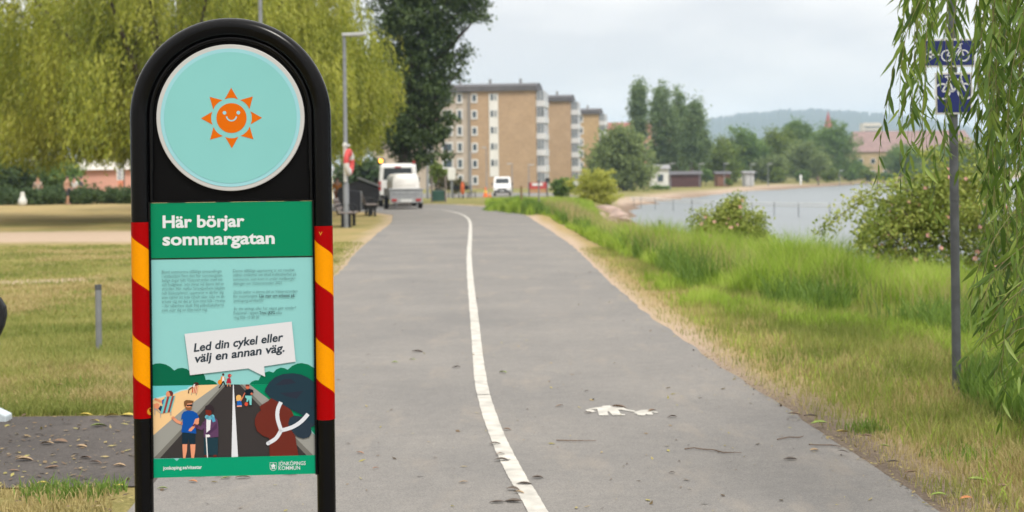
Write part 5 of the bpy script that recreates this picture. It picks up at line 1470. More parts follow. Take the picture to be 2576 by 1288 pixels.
# ------------------------------------------------------------------ people far off on the lawn edge
def person(label, loc, rz, cols, H=1.75, lean=0.0, arms=((.5, .1), (.3, .05)), hat=None, stride=.16):
    o = thing('person', label, 'person', loc, rz)
    s_ = H / 1.75
    J = {'pel': (0, 0, .95), 'spi': (0, .01, 1.15), 'che': (0, .0, 1.36), 'nec': (0, .0, 1.50), 'hdl': (0, -.01, 1.60), 'hdt': (0, -.01, 1.70),
         'lh': (-.095, 0, .92), 'lk': (-.10, -.02 - stride * .5, .50), 'la': (-.10, .02 - stride, .09), 'lt': (-.10, -.14 - stride, .04),
         'rh': (.095, 0, .92), 'rk': (.10, -.02 + stride * .3, .50), 'ra': (.10, .04 + stride, .09), 'rt': (.10, -.12 + stride, .04),
         'ls': (-.19, 0, 1.43), 'le': (-.25, .04, 1.15), 'lw': (-.24, -.10, .93), 'lf': (-.235, -.13, .84),
         'rs': (.19, 0, 1.43), 're': (.25, .05, 1.15), 'rw': (.24, -.14, .97), 'rf': (.23, -.18, .89)}
    R = dict(pel=.13, spi=.115, che=.13, nec=.055, hdl=.085, hdt=.085, lh=.095, lk=.062, la=.042, lt=.035, rh=.095, rk=.062, ra=.042, rt=.035, ls=.062, le=.044, lw=.032, lf=.03, rs=.062, re=.044, rw=.032, rf=.03)
    E = [('pel', 'spi'), ('spi', 'che'), ('che', 'nec'), ('nec', 'hdl'), ('hdl', 'hdt'), ('pel', 'lh'), ('lh', 'lk'), ('lk', 'la'), ('la', 'lt'), ('pel', 'rh'), ('rh', 'rk'), ('rk', 'ra'), ('ra', 'rt'), ('che', 'ls'), ('ls', 'le'), ('le', 'lw'), ('lw', 'lf'), ('che', 'rs'), ('rs', 're'), ('re', 'rw'), ('rw', 'rf')]
    def skin(nm, names, edges, k, mt_, root):
        me_ = bpy.data.meshes.new(nm); idx = {n_: i for i, n_ in enumerate(names)}
        me_.from_pydata([Vector(J[n_]) * s_ for n_ in names], [(idx[a], idx[b]) for a, b in edges], [])
        t_ = bpy.data.objects.new(nm, me_); COL.objects.link(t_)
        md = t_.modifiers.new('skin', 'SKIN'); t_.modifiers.new('sub', 'SUBSURF').levels = 1
        for n_, sv in zip(names, me_.skin_vertices[0].data):
            sv.radius = (R[n_] * k * s_, R[n_] * k * s_ * (.78 if n_ in ('che', 'spi', 'pel') else 1)); sv.use_root = (n_ == root)
        ev = t_.evaluated_get(bpy.context.evaluated_depsgraph_get())
        m2 = bpy.data.meshes.new_from_object(ev); bpy.data.objects.remove(t_); bpy.data.meshes.remove(me_)
        m2.materials.clear(); m2.materials.append(mt_); m2.polygons.foreach_set('use_smooth', [True] * len(m2.polygons))
        return link(nm, m2, o)
    skin('body', list(J), E, 1.0, mat('skin', (.45, .25, .17), .6, .08, 10), 'pel')
    if cols.get('shirt'):
        skin('shirt', ['pel', 'spi', 'che', 'ls', 'rs', 'le', 're'], [('pel', 'spi'), ('spi', 'che'), ('che', 'ls'), ('che', 'rs'), ('ls', 'le'), ('rs', 're')], 1.15, mat('cloth %s' % (cols['shirt'],), cols['shirt'], .8, .1, 8), 'pel')
    if cols.get('legs'):
        skin('trousers' if cols.get('long') else 'shorts', ['pel', 'lh', 'lk', 'rh', 'rk'] + (['la', 'ra'] if cols.get('long') else []), [('pel', 'lh'), ('lh', 'lk'), ('pel', 'rh'), ('rh', 'rk')] + ([('lk', 'la'), ('rk', 'ra')] if cols.get('long') else []), 1.17, mat('cloth %s' % (cols['legs'],), cols['legs'], .8, .1, 8), 'pel')
    bm = bmesh.new(); bmesh.ops.create_uvsphere(bm, u_segments=14, v_segments=10, radius=.1)
    for v_ in bm.verts:
        v_.co = Vector((v_.co.x * .98, v_.co.y * 1.08 + .015, v_.co.z * 1.0 + (1.685 if v_.co.z > -.03 or v_.co.y > 0 else 1.72))) * s_
    me_ = bpy.data.meshes.new('hair'); bm.to_mesh(me_); bm.free(); me_.materials.append(mat('hair %s' % (cols['hair'],), cols['hair'], .7, .2, 20)); link('hair', me_, o)
    return o
SKN = (.45, .25, .17)
person('bare-chested walker in dark shorts before the hedge', foot(169, 87.5), rad(70), dict(legs=(.025, .03, .035), hair=(.06, .04, .03)))
person('light-haired person in a pale top standing between hedge shrubs', foot(95, 92.5), rad(20), dict(shirt=(.42, .33, .26), legs=(.10, .10, .12), long=1, hair=(.28, .17, .08)), 1.72)
person('person in a white top behind the hedge beside the pink house', foot(187, 96), rad(-30), dict(shirt=(.6, .6, .6), legs=(.05, .06, .1), long=1, hair=(.04, .03, .02)))
person('dark-haired person passing before the pink house wall', foot(205, 98), rad(90), dict(shirt=(.05, .06, .08), legs=(.05, .05, .06), long=1, hair=(.02, .016, .014)), 1.8)
person('person in orange work clothes left of the dark waste container', foot(848, 66), rad(30), dict(shirt=(.55, .20, .03), legs=(.30, .10, .04), long=1, hair=(.08, .05, .03)), 1.5)
p = foot(2058, 262); person('dark-clothed person standing at the far waterline', p, rad(60), dict(shirt=(.04, .045, .05), legs=(.04, .045, .06), long=1, hair=(.02, .02, .02)), 1.8)

# ------------------------------------------------------------------ rose bushes on the bank
M_rose_l = leafmat('rose leaves', [(.07, .115, .022), (.20, .265, .05), (.36, .41, .09), (.52, .50, .15)], .35, .5, 1.4, .5)
M_pet = mat('pink petals', (.62, .30, .30), .6, .15, 40)
M_pist = mat('yellow rose centre', (.5, .35, .06), .6)
def rose(label, u, d, lob, canes, n, nf, seed, tops=None):
    r = np.random.default_rng(seed)
    bp_ = foot(u, d); o = thing('rose_bush', label, 'rose bush', bp_, 0, 'wild rose bushes on the lake bank')
    lb = [(l[0] - bp_.x, l[1] - bp_.y, l[2] - bp_.z, *l[3:]) for l in plobes(d, lob)]
    P = [cloud(r, lb, n, .14, 14)]
    mb = MB()
    fl = []
    for c in canes:
        pts = np.array([np.array(at(a, b, d + dz)) - np.array(bp_) for a, b, dz in c])
        cu = smooth_curve(pts, 12)
        mb.tube([tuple(q) for q in cu], [.012 * (1 - .7 * i / len(cu)) for i in range(len(cu))], 5)
        for q in cu[len(cu) // 4:]:
            P.append(q + r.normal(0, .075, (16, 3)))
        fl.append(cu[-1])
    for l in lb:
        mb.tube([(0, 0, -.1), (l[0] * .5, l[1] * .5, l[2] * .35), (l[0], l[1], l[2])], [.03, .018, .008], 6)
    mb.build('branches', M_bark, o)
    P = np.vstack(P); a = rnd_dir(r, len(P)); a[:, 2] -= .3; a = unit(a); b = unit(np.cross(a, rnd_dir(r, len(P))))
    Ls = .054 * (.6 + .8 * r.random(len(P)))
    Vv, Ff = leaf_faces(P, a, b, Ls, Ls * .6); link('foliage', np_mesh('foliage', Vv, Ff, M_rose_l), o)
    # blossoms: five petals and a yellow centre
    mb = MB()
    for k in range(5):
        t0 = 2 * PI * k / 5
        mb.add([(0, 0, 0), (.030 * math.cos(t0 - .5), .030 * math.sin(t0 - .5), .012), (.040 * math.cos(t0 - .2), .040 * math.sin(t0 - .2), .016), (.040 * math.cos(t0 + .2), .040 * math.sin(t0 + .2), .016), (.030 * math.cos(t0 + .5), .030 * math.sin(t0 + .5), .012)], [(0, 1, 2, 3, 4)])
    proto = mb.build('blossom', M_pet, o)
    ctr = MB().tube([(0, 0, .002), (0, 0, .014)], [.012, .008], 8).build('centre', M_pist, proto)
    first = True
    for i in range(nf):
        l = lb[r.choice(len(lb), p=np.array([q[3] * q[5] for q in lb]) / sum(q[3] * q[5] for q in lb))]
        dd = rnd_dir(r, 1)[0]; dd[1] = -abs(dd[1]) - .25; dd = dd / np.linalg.norm(dd)
        q = np.array(l[:3]) + dd * np.array(l[3:6]) * r.uniform(.95, 1.15)
        b_ = proto if first else proto.copy()
        if not first:
            COL.objects.link(b_); c_ = ctr.copy(); COL.objects.link(c_); c_.parent = b_
        first = False
        b_.location = q; b_.rotation_euler = Vector((dd[0] * .6, -1, .5)).to_track_quat('Z', 'Y').to_euler(); b_.scale = [r.uniform(.55, .95)] * 3
    return o
rose('large wild rose bush with pink flowers behind the cycle sign pole', 2330, 19.5,
     [(2290, 580, 100, 94), (2330, 520, 90, 80), (2400, 540, 110, 120), (2500, 590, 100, 100), (2230, 560, 70, 60), (2340, 490, 90, 60), (2440, 470, 80, 70), (2190, 590, 30, 50), (2560, 620, 80, 80), (2620, 560, 90, 100), (2250, 660, 70, 50), (2350, 680, 90, 50), (2450, 690, 90, 50), (2550, 700, 80, 60), (2210, 630, 30, 40)],
     [[(2330, 680, 0), (2280, 540, -.3), (2190, 500, -.5), (2110, 545, -.6), (2060, 585, -.6)], [(2330, 680, 0), (2300, 500, -.3), (2220, 470, -.5), (2150, 505, -.6)], [(2330, 680, 0), (2390, 470, 0), (2360, 400, 0), (2320, 385, 0)], [(2330, 680, 0), (2470, 480, 0), (2440, 380, 0), (2400, 370, 0)], [(2330, 680, 0), (2250, 600, -.4), (2200, 560, -.6), (2170, 600, -.7), (2165, 640, -.7)]], 30000, 60, 601)
rose('small wild rose bush on the bank above the water', 1838, 27,
     [(1800, 572, 52, 32), (1850, 560, 56, 44), (1890, 585, 42, 24), (1845, 525, 30, 26), (1775, 590, 34, 24), (1920, 600, 26, 20), (1800, 615, 60, 26), (1870, 618, 60, 24)],
     [[(1838, 600, 0), (1850, 530, 0), (1845, 508, 0), (1868, 500, 0)], [(1838, 600, 0), (1790, 550, 0), (1755, 540, 0), (1742, 570, 0)], [(1838, 600, 0), (1890, 560, 0), (1910, 545, 0), (1928, 575, 0)], [(1838, 600, 0), (1815, 540, 0), (1808, 522, 0)]], 11500, 26, 602)

# ------------------------------------------------------------------ grass (blades, nobody could count)
def blades(name, pts, h, w, mt_, r, lean=.35, label=None, curve=.5):
    n = len(pts); th = r.uniform(0, 2 * PI, n); side = np.stack([np.cos(th), np.sin(th), np.zeros(n)], 1)
    ln = unit(np.stack([r.normal(0, 1, n), r.normal(0, 1, n), np.zeros(n)], 1)) * (h * lean * r.random(n))[:, None]
    up = np.zeros((n, 3)); up[:, 2] = h
    V = np.empty((n, 5, 3), np.float32)
    wv = side * (w / 2)[:, None]
    V[:, 0] = pts - wv; V[:, 1] = pts + wv
    mid = pts + up * .55 + ln * .3
    V[:, 2] = mid - wv * .75; V[:, 3] = mid + wv * .75
    V[:, 4] = pts + up * (1 - curve * .25 * r.random(n))[:, None] + ln
    i = (np.arange(n) * 5)[:, None]
    Fc = np.concatenate([i + np.array([[0, 1, 2]]), i + np.array([[1, 3, 2]]), i + np.array([[2, 3, 4]])], 0)
    o = link(name, np_mesh(name, V.reshape(-1, 3), Fc, mt_))
    tag(o, label, 'grass', kind='stuff'); return o
rg = np.random.default_rng(77)
def vnoise(x, y, cell, seed):
    """value noise in metres"""
    g = np.random.default_rng(1000 + seed).random((256, 256))
    a, b = x / cell, y / cell
    i, j = np.floor(a).astype(int), np.floor(b).astype(int); u, v = a - i, b - j
    u = u * u * (3 - 2 * u); v = v * v * (3 - 2 * v)
    G = lambda p, q: g[p % 256, q % 256]
    return (G(i, j) * (1 - u) + G(i + 1, j) * u) * (1 - v) + (G(i, j + 1) * (1 - u) + G(i + 1, j + 1) * u) * v
M_gdry = leafmat('straw grass', [(.16, .14, .045), (.33, .27, .105), (.50, .41, .20), (.25, .26, .075)], .3, .7, 1.2, .5)
M_glawn = leafmat('lawn grass', [(.11, .15, .026), (.20, .235, .05), (.33, .325, .10), (.45, .40, .165)], .3, .7, .55, .6)
M_gtall = leafmat('tall fresh grass', [(.10, .17, .014), (.22, .335, .034), (.37, .50, .07), (.52, .55, .17)], .45, .6, 1.1, .7)
M_gdeep = leafmat('deep green grass', [(.06, .12, .018), (.13, .22, .035), (.24, .35, .07)], .4, .6, 1.2, .5)
def scatter(n, ymin, ymax, xf, r, powr=1.0):
    """positions thinned with distance"""
    t = r.random(n)
    y = ymin * (ymax / ymin) ** (t ** powr)
    a, b = xf(y)
    x = a + (b - a) * r.random(n)
    return x, y
def put(x, y):
    return np.stack([x, y, hz(x, y)], 1)
pr_ = lambda y: np.interp(y, PR[:, 0], PR[:, 1])
pl_ = lambda y: np.interp(y, PL[:, 0], PL[:, 1])
# short dry turf right of the path
x, y = scatter(90000, 5.6, 30, lambda y: (pr_(y) + .05, np.minimum(pr_(y) + np.interp(y, [6, 10, 14, 22, 30], [3.2, 3.0, 3.2, 2.6, 1.6]), .36 * y + 1.2)), rg)
e = x - pr_(y)
patch = 3.2 * (vnoise(x, y, 1.1, 1) - .5) + 2.6 * (vnoise(x, y, .35, 2) - .5) + 1.6 * (vnoise(x, y, .12, 3) - .5)
keep = rg.random(len(x)) < np.clip(.15 + e * 1.1, .06, 1)
isg = (patch + e * .7 - .05 + rg.normal(0, .45, len(x)) > 0)
P_ = put(x, y); hgt = (.05 + .07 * rg.random(len(x))) * np.clip(.45 + e * .6, .4, 1.4)
k1 = keep & ~isg; k2 = keep & isg
blades('dry_grass', P_[k1], hgt[k1], .0042 + .0022 * rg.random(k1.sum()), M_gdry, rg, .9, 'short straw-coloured grass beside the grey path')
blades('short_grass', P_[k2], hgt[k2] * 1.3, .0045 + .0025 * rg.random(k2.sum()), M_glawn, rg, .8, 'short yellowing green grass between path and bank')
k3 = (rg.random(len(x)) < .06 + .22 * (vnoise(x, y, .6, 14) > .6)) & (e > .35)
blades('green_blades', P_[k3], (.05 + .09 * rg.random(k3.sum())), .005 + .003 * rg.random(k3.sum()), M_gtall, rg, .8, 'fresh green blades growing through the dry grass')
# tall bright grass along the bank
def crest(y): return np.interp(y, [6, 10, 12, 16, 20, 24, 28, 36, 45, 58, 72], [5.6, 4.7, 4.4, 4.3, 4.2, 3.4, 2.6, 2.2, 1.95, 1.8, 1.9])
BE = ([9, 11, 13.9, 15.7, 18.4, 21, 25.8, 30, 60], [3.6, 3.2, 2.7, 2.06, 1.25, 1.05, .75, .65, .75])
x, y = scatter(190000, 9.5, 80, lambda y: (np.maximum(pr_(y) + np.interp(y, *BE), -1.4), crest(y) + np.interp(y, [9, 20, 30, 80], [2.2, 1.3, 1.3, 2.6])), rg)
e = x - pr_(y)
ed = np.interp(y, *BE) + 1.5 * (vnoise(x, y, 1.6, 8) - .45) * np.interp(y, [9, 20, 30], [1, 1, .4]) + .5 * (vnoise(x, y, .5, 9) - .5)
pt = .02 + .75 * vnoise(x, y, .75, 5) + .65 * vnoise(x, y, .28, 6) + rg.normal(0, .08, len(x))
hh = (.16 + .40 * rg.random(len(x)) ** .8) * np.clip(.35 + (e - ed) * .9, .3, 1.0) * (.55 + .85 * np.clip(pt, 0, 1.2))
hh *= np.interp(y, [9, 14, 20, 30, 45, 80], [.75, .85, 1.25, 1.15, .62, .5])
k = (rg.random(len(x)) < np.clip(.35 + (e - ed), .3, 1)) & (e > ed - .25)
blades('tall_grass', put(x, y)[k], hh[k], (.0055 + .005 * rg.random(k.sum())) * np.clip(y[k] / 17, 1, 2.6), M_gtall, rg, .75, 'tall bright green grass along the lake bank')
x, y = scatter(26000, 10.5, 21, lambda y: (pr_(y) + np.interp(y, *BE) - 1.3, pr_(y) + np.interp(y, *BE) + .3), rg)
k = (vnoise(x, y, .8, 51) * .6 + vnoise(x, y, .3, 52) * .4 > .5) & (x > pr_(y) + .5)
blades('mid_grass', put(x, y)[k], .08 + .15 * rg.random(k.sum()), .006 + .004 * rg.random(k.sum()), M_gtall, rg, .8, 'half-high green clumps between the dry grass and the tall bank grass')
x, y = scatter(42000, 9.5, 60, lambda y: (np.maximum(pr_(y) + np.interp(y, *BE) - np.interp(y, [9, 18, 24], [.6, .4, -.1]), -1.4), crest(y) + .9), rg)
k = vnoise(x, y, 1.0, 21) * .6 + vnoise(x, y, .35, 22) * .4 > .56
blades('bank_weeds', put(x, y)[k], (.16 + .34 * rg.random(k.sum())) * np.interp(y[k], [9, 14, 20, 80], [.8, .9, 1.2, 1.2]), .014 * np.clip(y[k] / 17, 1, 2.4), M_gdeep, rg, .8, 'broad-leaved darker weeds in clumps on the bank')
x, y = scatter(7000, 10, 60, lambda y: (np.maximum(pr_(y) + np.interp(y, *BE) + .2, -1.4), crest(y) + .8), rg)
blades('seed_grass', put(x, y), (.38 + .34 * rg.random(len(x))) * np.interp(y, [9, 14, 20, 80], [.8, .9, 1.2, 1.2]), .004 * np.clip(y / 14, 1, 2.6), M_gdry, rg, .6, 'straw-coloured seed stems among the tall bank grass')
# big clumps where the path bends
cl_pts = []
for u, d, w, n, zt in ((1240, 63, 20, 2200, 506), (1285, 60, 18, 2600, 492), (1303, 59, 14, 2400, 484), (1330, 57, 16, 2200, 494), (1350, 58, 20, 2600, 504), (1395, 58, 26, 3000, 512), (1430, 55, 26, 3000, 520), (1470, 50, 30, 3000, 546), (1262, 62, 14, 1600, 500)):
    b_ = foot(u, d); s_ = span(w, d)
    q = np.stack([b_.x + rg.normal(0, s_ * .5, n), d + rg.normal(0, 1.1, n)], 1)
    H_ = at(u, zt, d).z - b_.z
    cl_pts.append((q, np.clip(H_, .2, 1.2) * (.45 + .6 * rg.random(n)) * np.exp(-((q[:, 0] - b_.x) / (s_ * 1.1)) ** 2)))
q = np.vstack([c[0] for c in cl_pts]); hh = np.concatenate([c[1] for c in cl_pts])
kd = vnoise(q[:, 0], q[:, 1], .7, 41) + .3 * (rg.random(len(q)) - .5) > .5
blades('reed_grass', put(q[:, 0], q[:, 1])[kd], hh[kd], .02 + .014 * rg.random(kd.sum()), M_gdeep, rg, .7, 'dark green tall weeds where the path bends left')
blades('reed_grass', put(q[:, 0], q[:, 1])[~kd], hh[~kd] * .9, .02 + .012 * rg.random((~kd).sum()), M_gtall, rg, .8, 'bright green tall weeds where the path bends left')
# deep green weeds at the foot of the sign pole, right edge
x, y = scatter(9000, 6.6, 10.6, lambda y: (np.interp(y, [6.6, 7.5, 8.5, 9.6, 10.6], [2.75, 2.9, 3.0, 3.0, 3.4]), .36 * y + .6), rg)
blades('green_weeds', put(x, y), .10 + .26 * rg.random(len(x)), .009 + .008 * rg.random(len(x)), M_gdeep, rg, .5, 'dark green weeds under the hanging willow by the pole')
# lawn on the left
x, y = scatter(150000, 9.6, 34, lambda y: (np.full_like(y, 0) - .385 * y - .6, np.minimum(pl_(y) - .05, -.10 * y)), rg, 1.1)
sl = mask_soil(x, y)
k = rg.random(len(x)) > sl * .9
lp = 1.2 * (vnoise(x, y, 2.2, 31) - .5) + .8 * (vnoise(x, y, .6, 32) - .5) + .4 * (vnoise(x, y, .2, 33) - .5) + rg.normal(0, .16, len(x))
for nm_, kk_, mt_, lb_ in (('lawn_grass', k & (lp < .27), M_glawn, 'mown yellow-green lawn grass on the left'), ('dry_grass', k & (lp >= .27), M_gdry, 'dry straw patches in the lawn on the left')):
    q_ = kk_.sum()
    blades(nm_, put(x, y)[kk_], (.03 + .05 * rg.random(q_)) * np.clip(1.3 - y[kk_] / 45, .5, 1), (.0045 + .003 * rg.random(q_)) * np.clip(y[kk_] / 12, 1, 3.2), mt_, rg, .9, lb_)
x, y = scatter(1500, 9.7, 20, lambda y: (-.385 * y - .3, -.16 * y), rg)
k = vnoise(x, y, .5, 35) > .72
blades('green_weeds', put(x, y)[k], .04 + .07 * rg.random(k.sum()), .007 + .006 * rg.random(k.sum()), M_gdeep, rg, .9, 'scattered greener tufts in the left lawn')
x, y = scatter(5000, 5.2, 7.35, lambda y: (-.40 * y - .3, np.interp(y, [5, 6.7, 7.35], [-1.9, -1.9, -2.1])), rg)
blades('verge_grass', put(x, y), .02 + .05 * rg.random(len(x)), .005 + .003 * rg.random(len(x)), M_gdry, rg, .9, 'sparse dry grass at the front edge of the dark asphalt')
for i, (u, v, s_) in enumerate(((165, 1248, .085), (258, 1240, .065), (120, 1240, .06), (1950 + 480, 1150, .10), (2185, 1085, .06))):
    p = on(u, v); n = 130
    q = np.stack([p.x + rg.normal(0, s_, n), p.y + rg.normal(0, s_, n)], 1)
    o = blades('grass_tuft', put(q[:, 0], q[:, 1]), .03 + .07 * rg.random(n), .006 + .004 * rg.random(n), M_gdeep, rg, .9)
    tag(o, ['green grass tuft at the front edge of the dark asphalt', 'green tuft beside the left leg of the arched sign', 'small green tuft at the bottom left corner', 'green tuft in dry grass left of the right-hand weeds', 'small tuft at the edge of the grey path'][i], 'grass tuft', kind='stuff')

# ------------------------------------------------------------------ fallen leaves, twigs
def leaf_shape(L, W, curl, bend):
    vs = []
    N_ = 7
    for i in range(N_):
        t = i / (N_ - 1); w = W * math.sin(PI * min(1, t * 1.02 + .02)) ** .8 / 2
        z = curl * math.sin(PI * t) + .004
        vs += [(-w, (t - .5) * L + bend * 0, z + abs(w) * .55), (bend * math.sin(PI * t), (t - .5) * L, z), (w, (t - .5) * L, z + abs(w) * .55)]
    fs = []
    for i in range(N_ - 1):
        a = i * 3; fs += [(a, a + 1, a + 4, a + 3), (a + 1, a + 2, a + 5, a + 4)]
    return vs, fs
LC = {'brown': (.16, .10, .06), 'dark': (.085, .065, .05), 'yellow': (.42, .33, .06), 'green': (.20, .27, .05), 'tan': (.30, .21, .12), 'orange': (.38, .15, .05)}
LM = {k: mat('fallen leaf ' + k, v, .7, .25, 60) for k, v in LC.items()}
big = [  # u, v, length (photo measure), colour, place
    (248, 1077, 42, 'green', 'on the dark asphalt'), (238, 1064, 30, 'yellow', 'on the dark asphalt'), (150, 1116, 44, 'brown', 'on the dark asphalt'), (118, 1122, 40, 'tan', 'on the dark asphalt'), (205, 1128, 30, 'tan', 'on the dark asphalt'), (60, 1163, 44, 'tan', 'on the dark asphalt'), (240, 1170, 34, 'brown', 'on the dark asphalt'), (130, 1182, 36, 'brown', 'on the dark asphalt'), (190, 1150, 22, 'dark', 'on the dark asphalt'), (215, 1158, 36, 'brown', 'on the dark asphalt'), (300, 1178, 32, 'tan', 'on the dark asphalt'), (35, 1190, 28, 'brown', 'on the dark asphalt'), (105, 1225, 36, 'yellow', 'on the dark asphalt'), (302, 1230, 32, 'yellow', 'on the dark asphalt'), (200, 1206, 22, 'brown', 'on the dark asphalt'), (320, 1050, 40, 'yellow', 'on the dark asphalt'), (280, 1052, 36, 'yellow', 'on the dark asphalt'), (215, 1048, 34, 'yellow', 'on the dark asphalt'),
    (422, 1203, 40, 'yellow', 'under the arched sign'), (500, 1204, 36, 'yellow', 'under the arched sign'), (552, 1206, 22, 'yellow', 'under the arched sign'), (485, 1220, 24, 'orange', 'under the arched sign'), (538, 1221, 18, 'yellow', 'under the arched sign'), (568, 1211, 26, 'green', 'under the arched sign'), (610, 1210, 40, 'brown', 'under the arched sign'), (408, 1238, 28, 'green', 'under the arched sign'), (730, 1200, 36, 'brown', 'under the arched sign'), (690, 1198, 28, 'brown', 'under the arched sign'),
    (1245, 1124, 30, 'dark', 'across the white line'), (1262, 1166, 38, 'dark', 'across the white line'), (1258, 1151, 26, 'brown', 'across the white line'), (1318, 1226, 40, 'dark', 'across the white line'), (1290, 1240, 36, 'dark', 'across the white line'), (1305, 1248, 30, 'tan', 'across the white line'), (1290, 1270, 46, 'dark', 'across the white line'), (1250, 1272, 40, 'dark', 'across the white line'),
    (993, 917, 18, 'green', 'on the grey path'), (1037, 910, 18, 'green', 'on the grey path'), (1050, 889, 30, 'brown', 'on the grey path'), (1148, 929, 22, 'dark', 'on the grey path'), (1265, 943, 22, 'green', 'on the grey path'), (1408, 1028, 24, 'brown', 'on the grey path'), (1475, 990, 14, 'dark', 'on the grey path'), (1691, 1056, 24, 'brown', 'on the grey path'), (1480, 1045, 22, 'dark', 'on the grey path'), (945, 1186, 18, 'orange', 'on the grey path'), (905, 1147, 22, 'orange', 'on the grey path'), (1165, 1221, 24, 'tan', 'on the grey path'), (1690, 1198, 18, 'dark', 'on the grey path'), (1988, 1163, 34, 'dark', 'on the grey path'), (1640, 1040, 24, 'brown', 'on the grey path'), (1352, 1210, 30, 'dark', 'on the grey path'), (1275, 1088, 22, 'brown', 'on the grey path'), (2048, 1140, 26, 'tan', 'on the grey path'), (1555, 1030, 40, 'brown', 'on the grey path'),
    (2060, 1078, 42, 'green', 'beside the path edge'), (2118, 1100, 34, 'yellow', 'beside the path edge'), (2120, 1152, 30, 'dark', 'beside the path edge'), (2225, 1137, 26, 'green', 'beside the path edge'), (2180, 1112, 30, 'brown', 'beside the path edge'), (2455, 1222, 40, 'green', 'beside the path edge'), (2360, 1264, 44, 'green', 'beside the path edge'), (2430, 1272, 36, 'orange', 'beside the path edge'), (2040, 1060, 36, 'dark', 'beside the path edge'), (1998, 1055, 34, 'brown', 'beside the path edge'), (2290, 1205, 36, 'brown', 'beside the path edge'), (2245, 1178, 34, 'dark', 'beside the path edge'), (2520, 1240, 30, 'brown', 'beside the path edge'),
    (255, 940, 14, 'yellow', 'on the lawn'), (150, 980, 22, 'tan', 'on the lawn'), (298, 960, 18, 'yellow', 'on the lawn'), (187, 805, 14, 'yellow', 'on the lawn')]
CN = {'brown': 'curled brown leaf', 'dark': 'dark withered leaf', 'yellow': 'yellow fallen leaf', 'green': 'green fallen leaf', 'tan': 'pale tan leaf', 'orange': 'orange-brown leaf'}
rl = random.Random(5)
for (u, v, L_px, c_, pl__) in big:
    p = on(u, v)
    L_ = span(L_px, p.y) * 1.05
    vs, fs = leaf_shape(L_, L_ * rl.uniform(.28, .44), rl.uniform(.0, .006), rl.uniform(-.12, .12) * L_)
    mb = MB(); mb.add(vs, fs, 0, True); o = mb.build('fallen_leaf', LM[c_])
    zl = .014 if ('path' in pl__ and 'edge' not in pl__) or 'sign' in pl__ or 'line' in pl__ else (.010 if 'dark' in pl__ else .03)
    o.location = (p.x, p.y, p.z + zl); o.rotation_euler = (rl.uniform(-.1, .1), rl.uniform(-.2, .2), PI / 2 + rl.uniform(-.5, .5))
    tag(o, CN[c_] + ' lying ' + pl__, 'leaf', CN[c_].replace('leaf', 'leaves') + ' ' + pl__)
# small litter: crumbs of leaf, seeds, bits of bark
def litter(name, n, fx, lift, cols, label, smin=.006, smax=.03):
    x, y = fx(n)
    r = rg
    P = put(x, y); P[:, 2] += lift
    a = unit(np.stack([r.normal(0, 1, n), r.normal(0, 1, n), r.normal(0, .18, n)], 1)); b = unit(np.cross(a, np.stack([r.normal(0, .25, n), r.normal(0, .25, n), np.ones(n)], 1)))
    Ls = smin + (smax - smin) * r.random(n) ** 2.2
    Vv, Ff = leaf_faces(P, a, b, Ls, Ls * (.25 + .3 * r.random(n)))
    tag(link(name, np_mesh(name, Vv, Ff, leafmat(name + ' bits', cols, .1, .8, 3, .2))), label, 'leaf litter', kind='stuff')
LIT = [(.03, .025, .02), (.08, .055, .035), (.16, .11, .065), (.30, .23, .12), (.36, .32, .10), (.05, .04, .03)]
def f1(n):
    y = 5.5 * (24 / 5.5) ** (rg.random(n) ** 1.25); return pl_(y) + (pr_(y) - pl_(y)) * np.where(rg.random(n) < .4, 1 - rg.random(n) ** 3 * .5, rg.random(n)), y
litter('leaf_litter', 900, f1, .018, LIT, 'small dry leaf bits scattered over the grey path', .008, .05)
def f2(n):
    y = 7.4 + 2.2 * rg.random(n); return -.39 * y + (.39 * y - 2.0) * rg.random(n), y
litter('leaf_litter', 480, f2, .016, LIT, 'small dry leaf bits scattered over the dark asphalt', .012, .06)
def f3(n):
    y = 5.6 + 7 * rg.random(n) ** 1.3; return pr_(y) + rg.gamma(1.4, .16, n) - .05, y
litter('leaf_litter', 2600, f3, .022, LIT, 'leaf crumbs and soil bits along the right path edge', .005, .032)
def f4(n):
    y = 5.2 + 2.2 * rg.random(n); return -.40 * y + (.40 * y - 1.9) * rg.random(n), y
litter('leaf_litter', 700, f4, .02, LIT, 'dry leaf bits in the sparse grass at the bottom left', .008, .045)
M_twig = mat('dry twig', (.15, .105, .075), .8, .3, 20)
for i, pts in enumerate(([(1722, 1129), (1745, 1128), (1770, 1130), (1795, 1133), (1820, 1138), (1866, 1140)], [(2035, 1118), (2060, 1121), (2090, 1119), (2118, 1125)], [(1400, 1107), (1440, 1110), (1500, 1108)], [(1955, 1105), (1985, 1101), (2010, 1100), (2022, 1098)])):
    mb = MB(); q = [on(u, v, .019) for u, v in pts]
    mb.tube([tuple(a + Vector((0, 0, .004 * (j % 2)))) for j, a in enumerate(q)], [.0036 if j < len(q) - 1 else .0015 for j in range(len(q))], 6)
    tag(mb.build('twig', M_twig), ['long thin crooked twig on the right half of the path', 'dark twig beside the right path edge', 'short thin twig in the middle of the path', 'short twig near the right path edge'][i], 'twig', 'dry twigs on the ground')

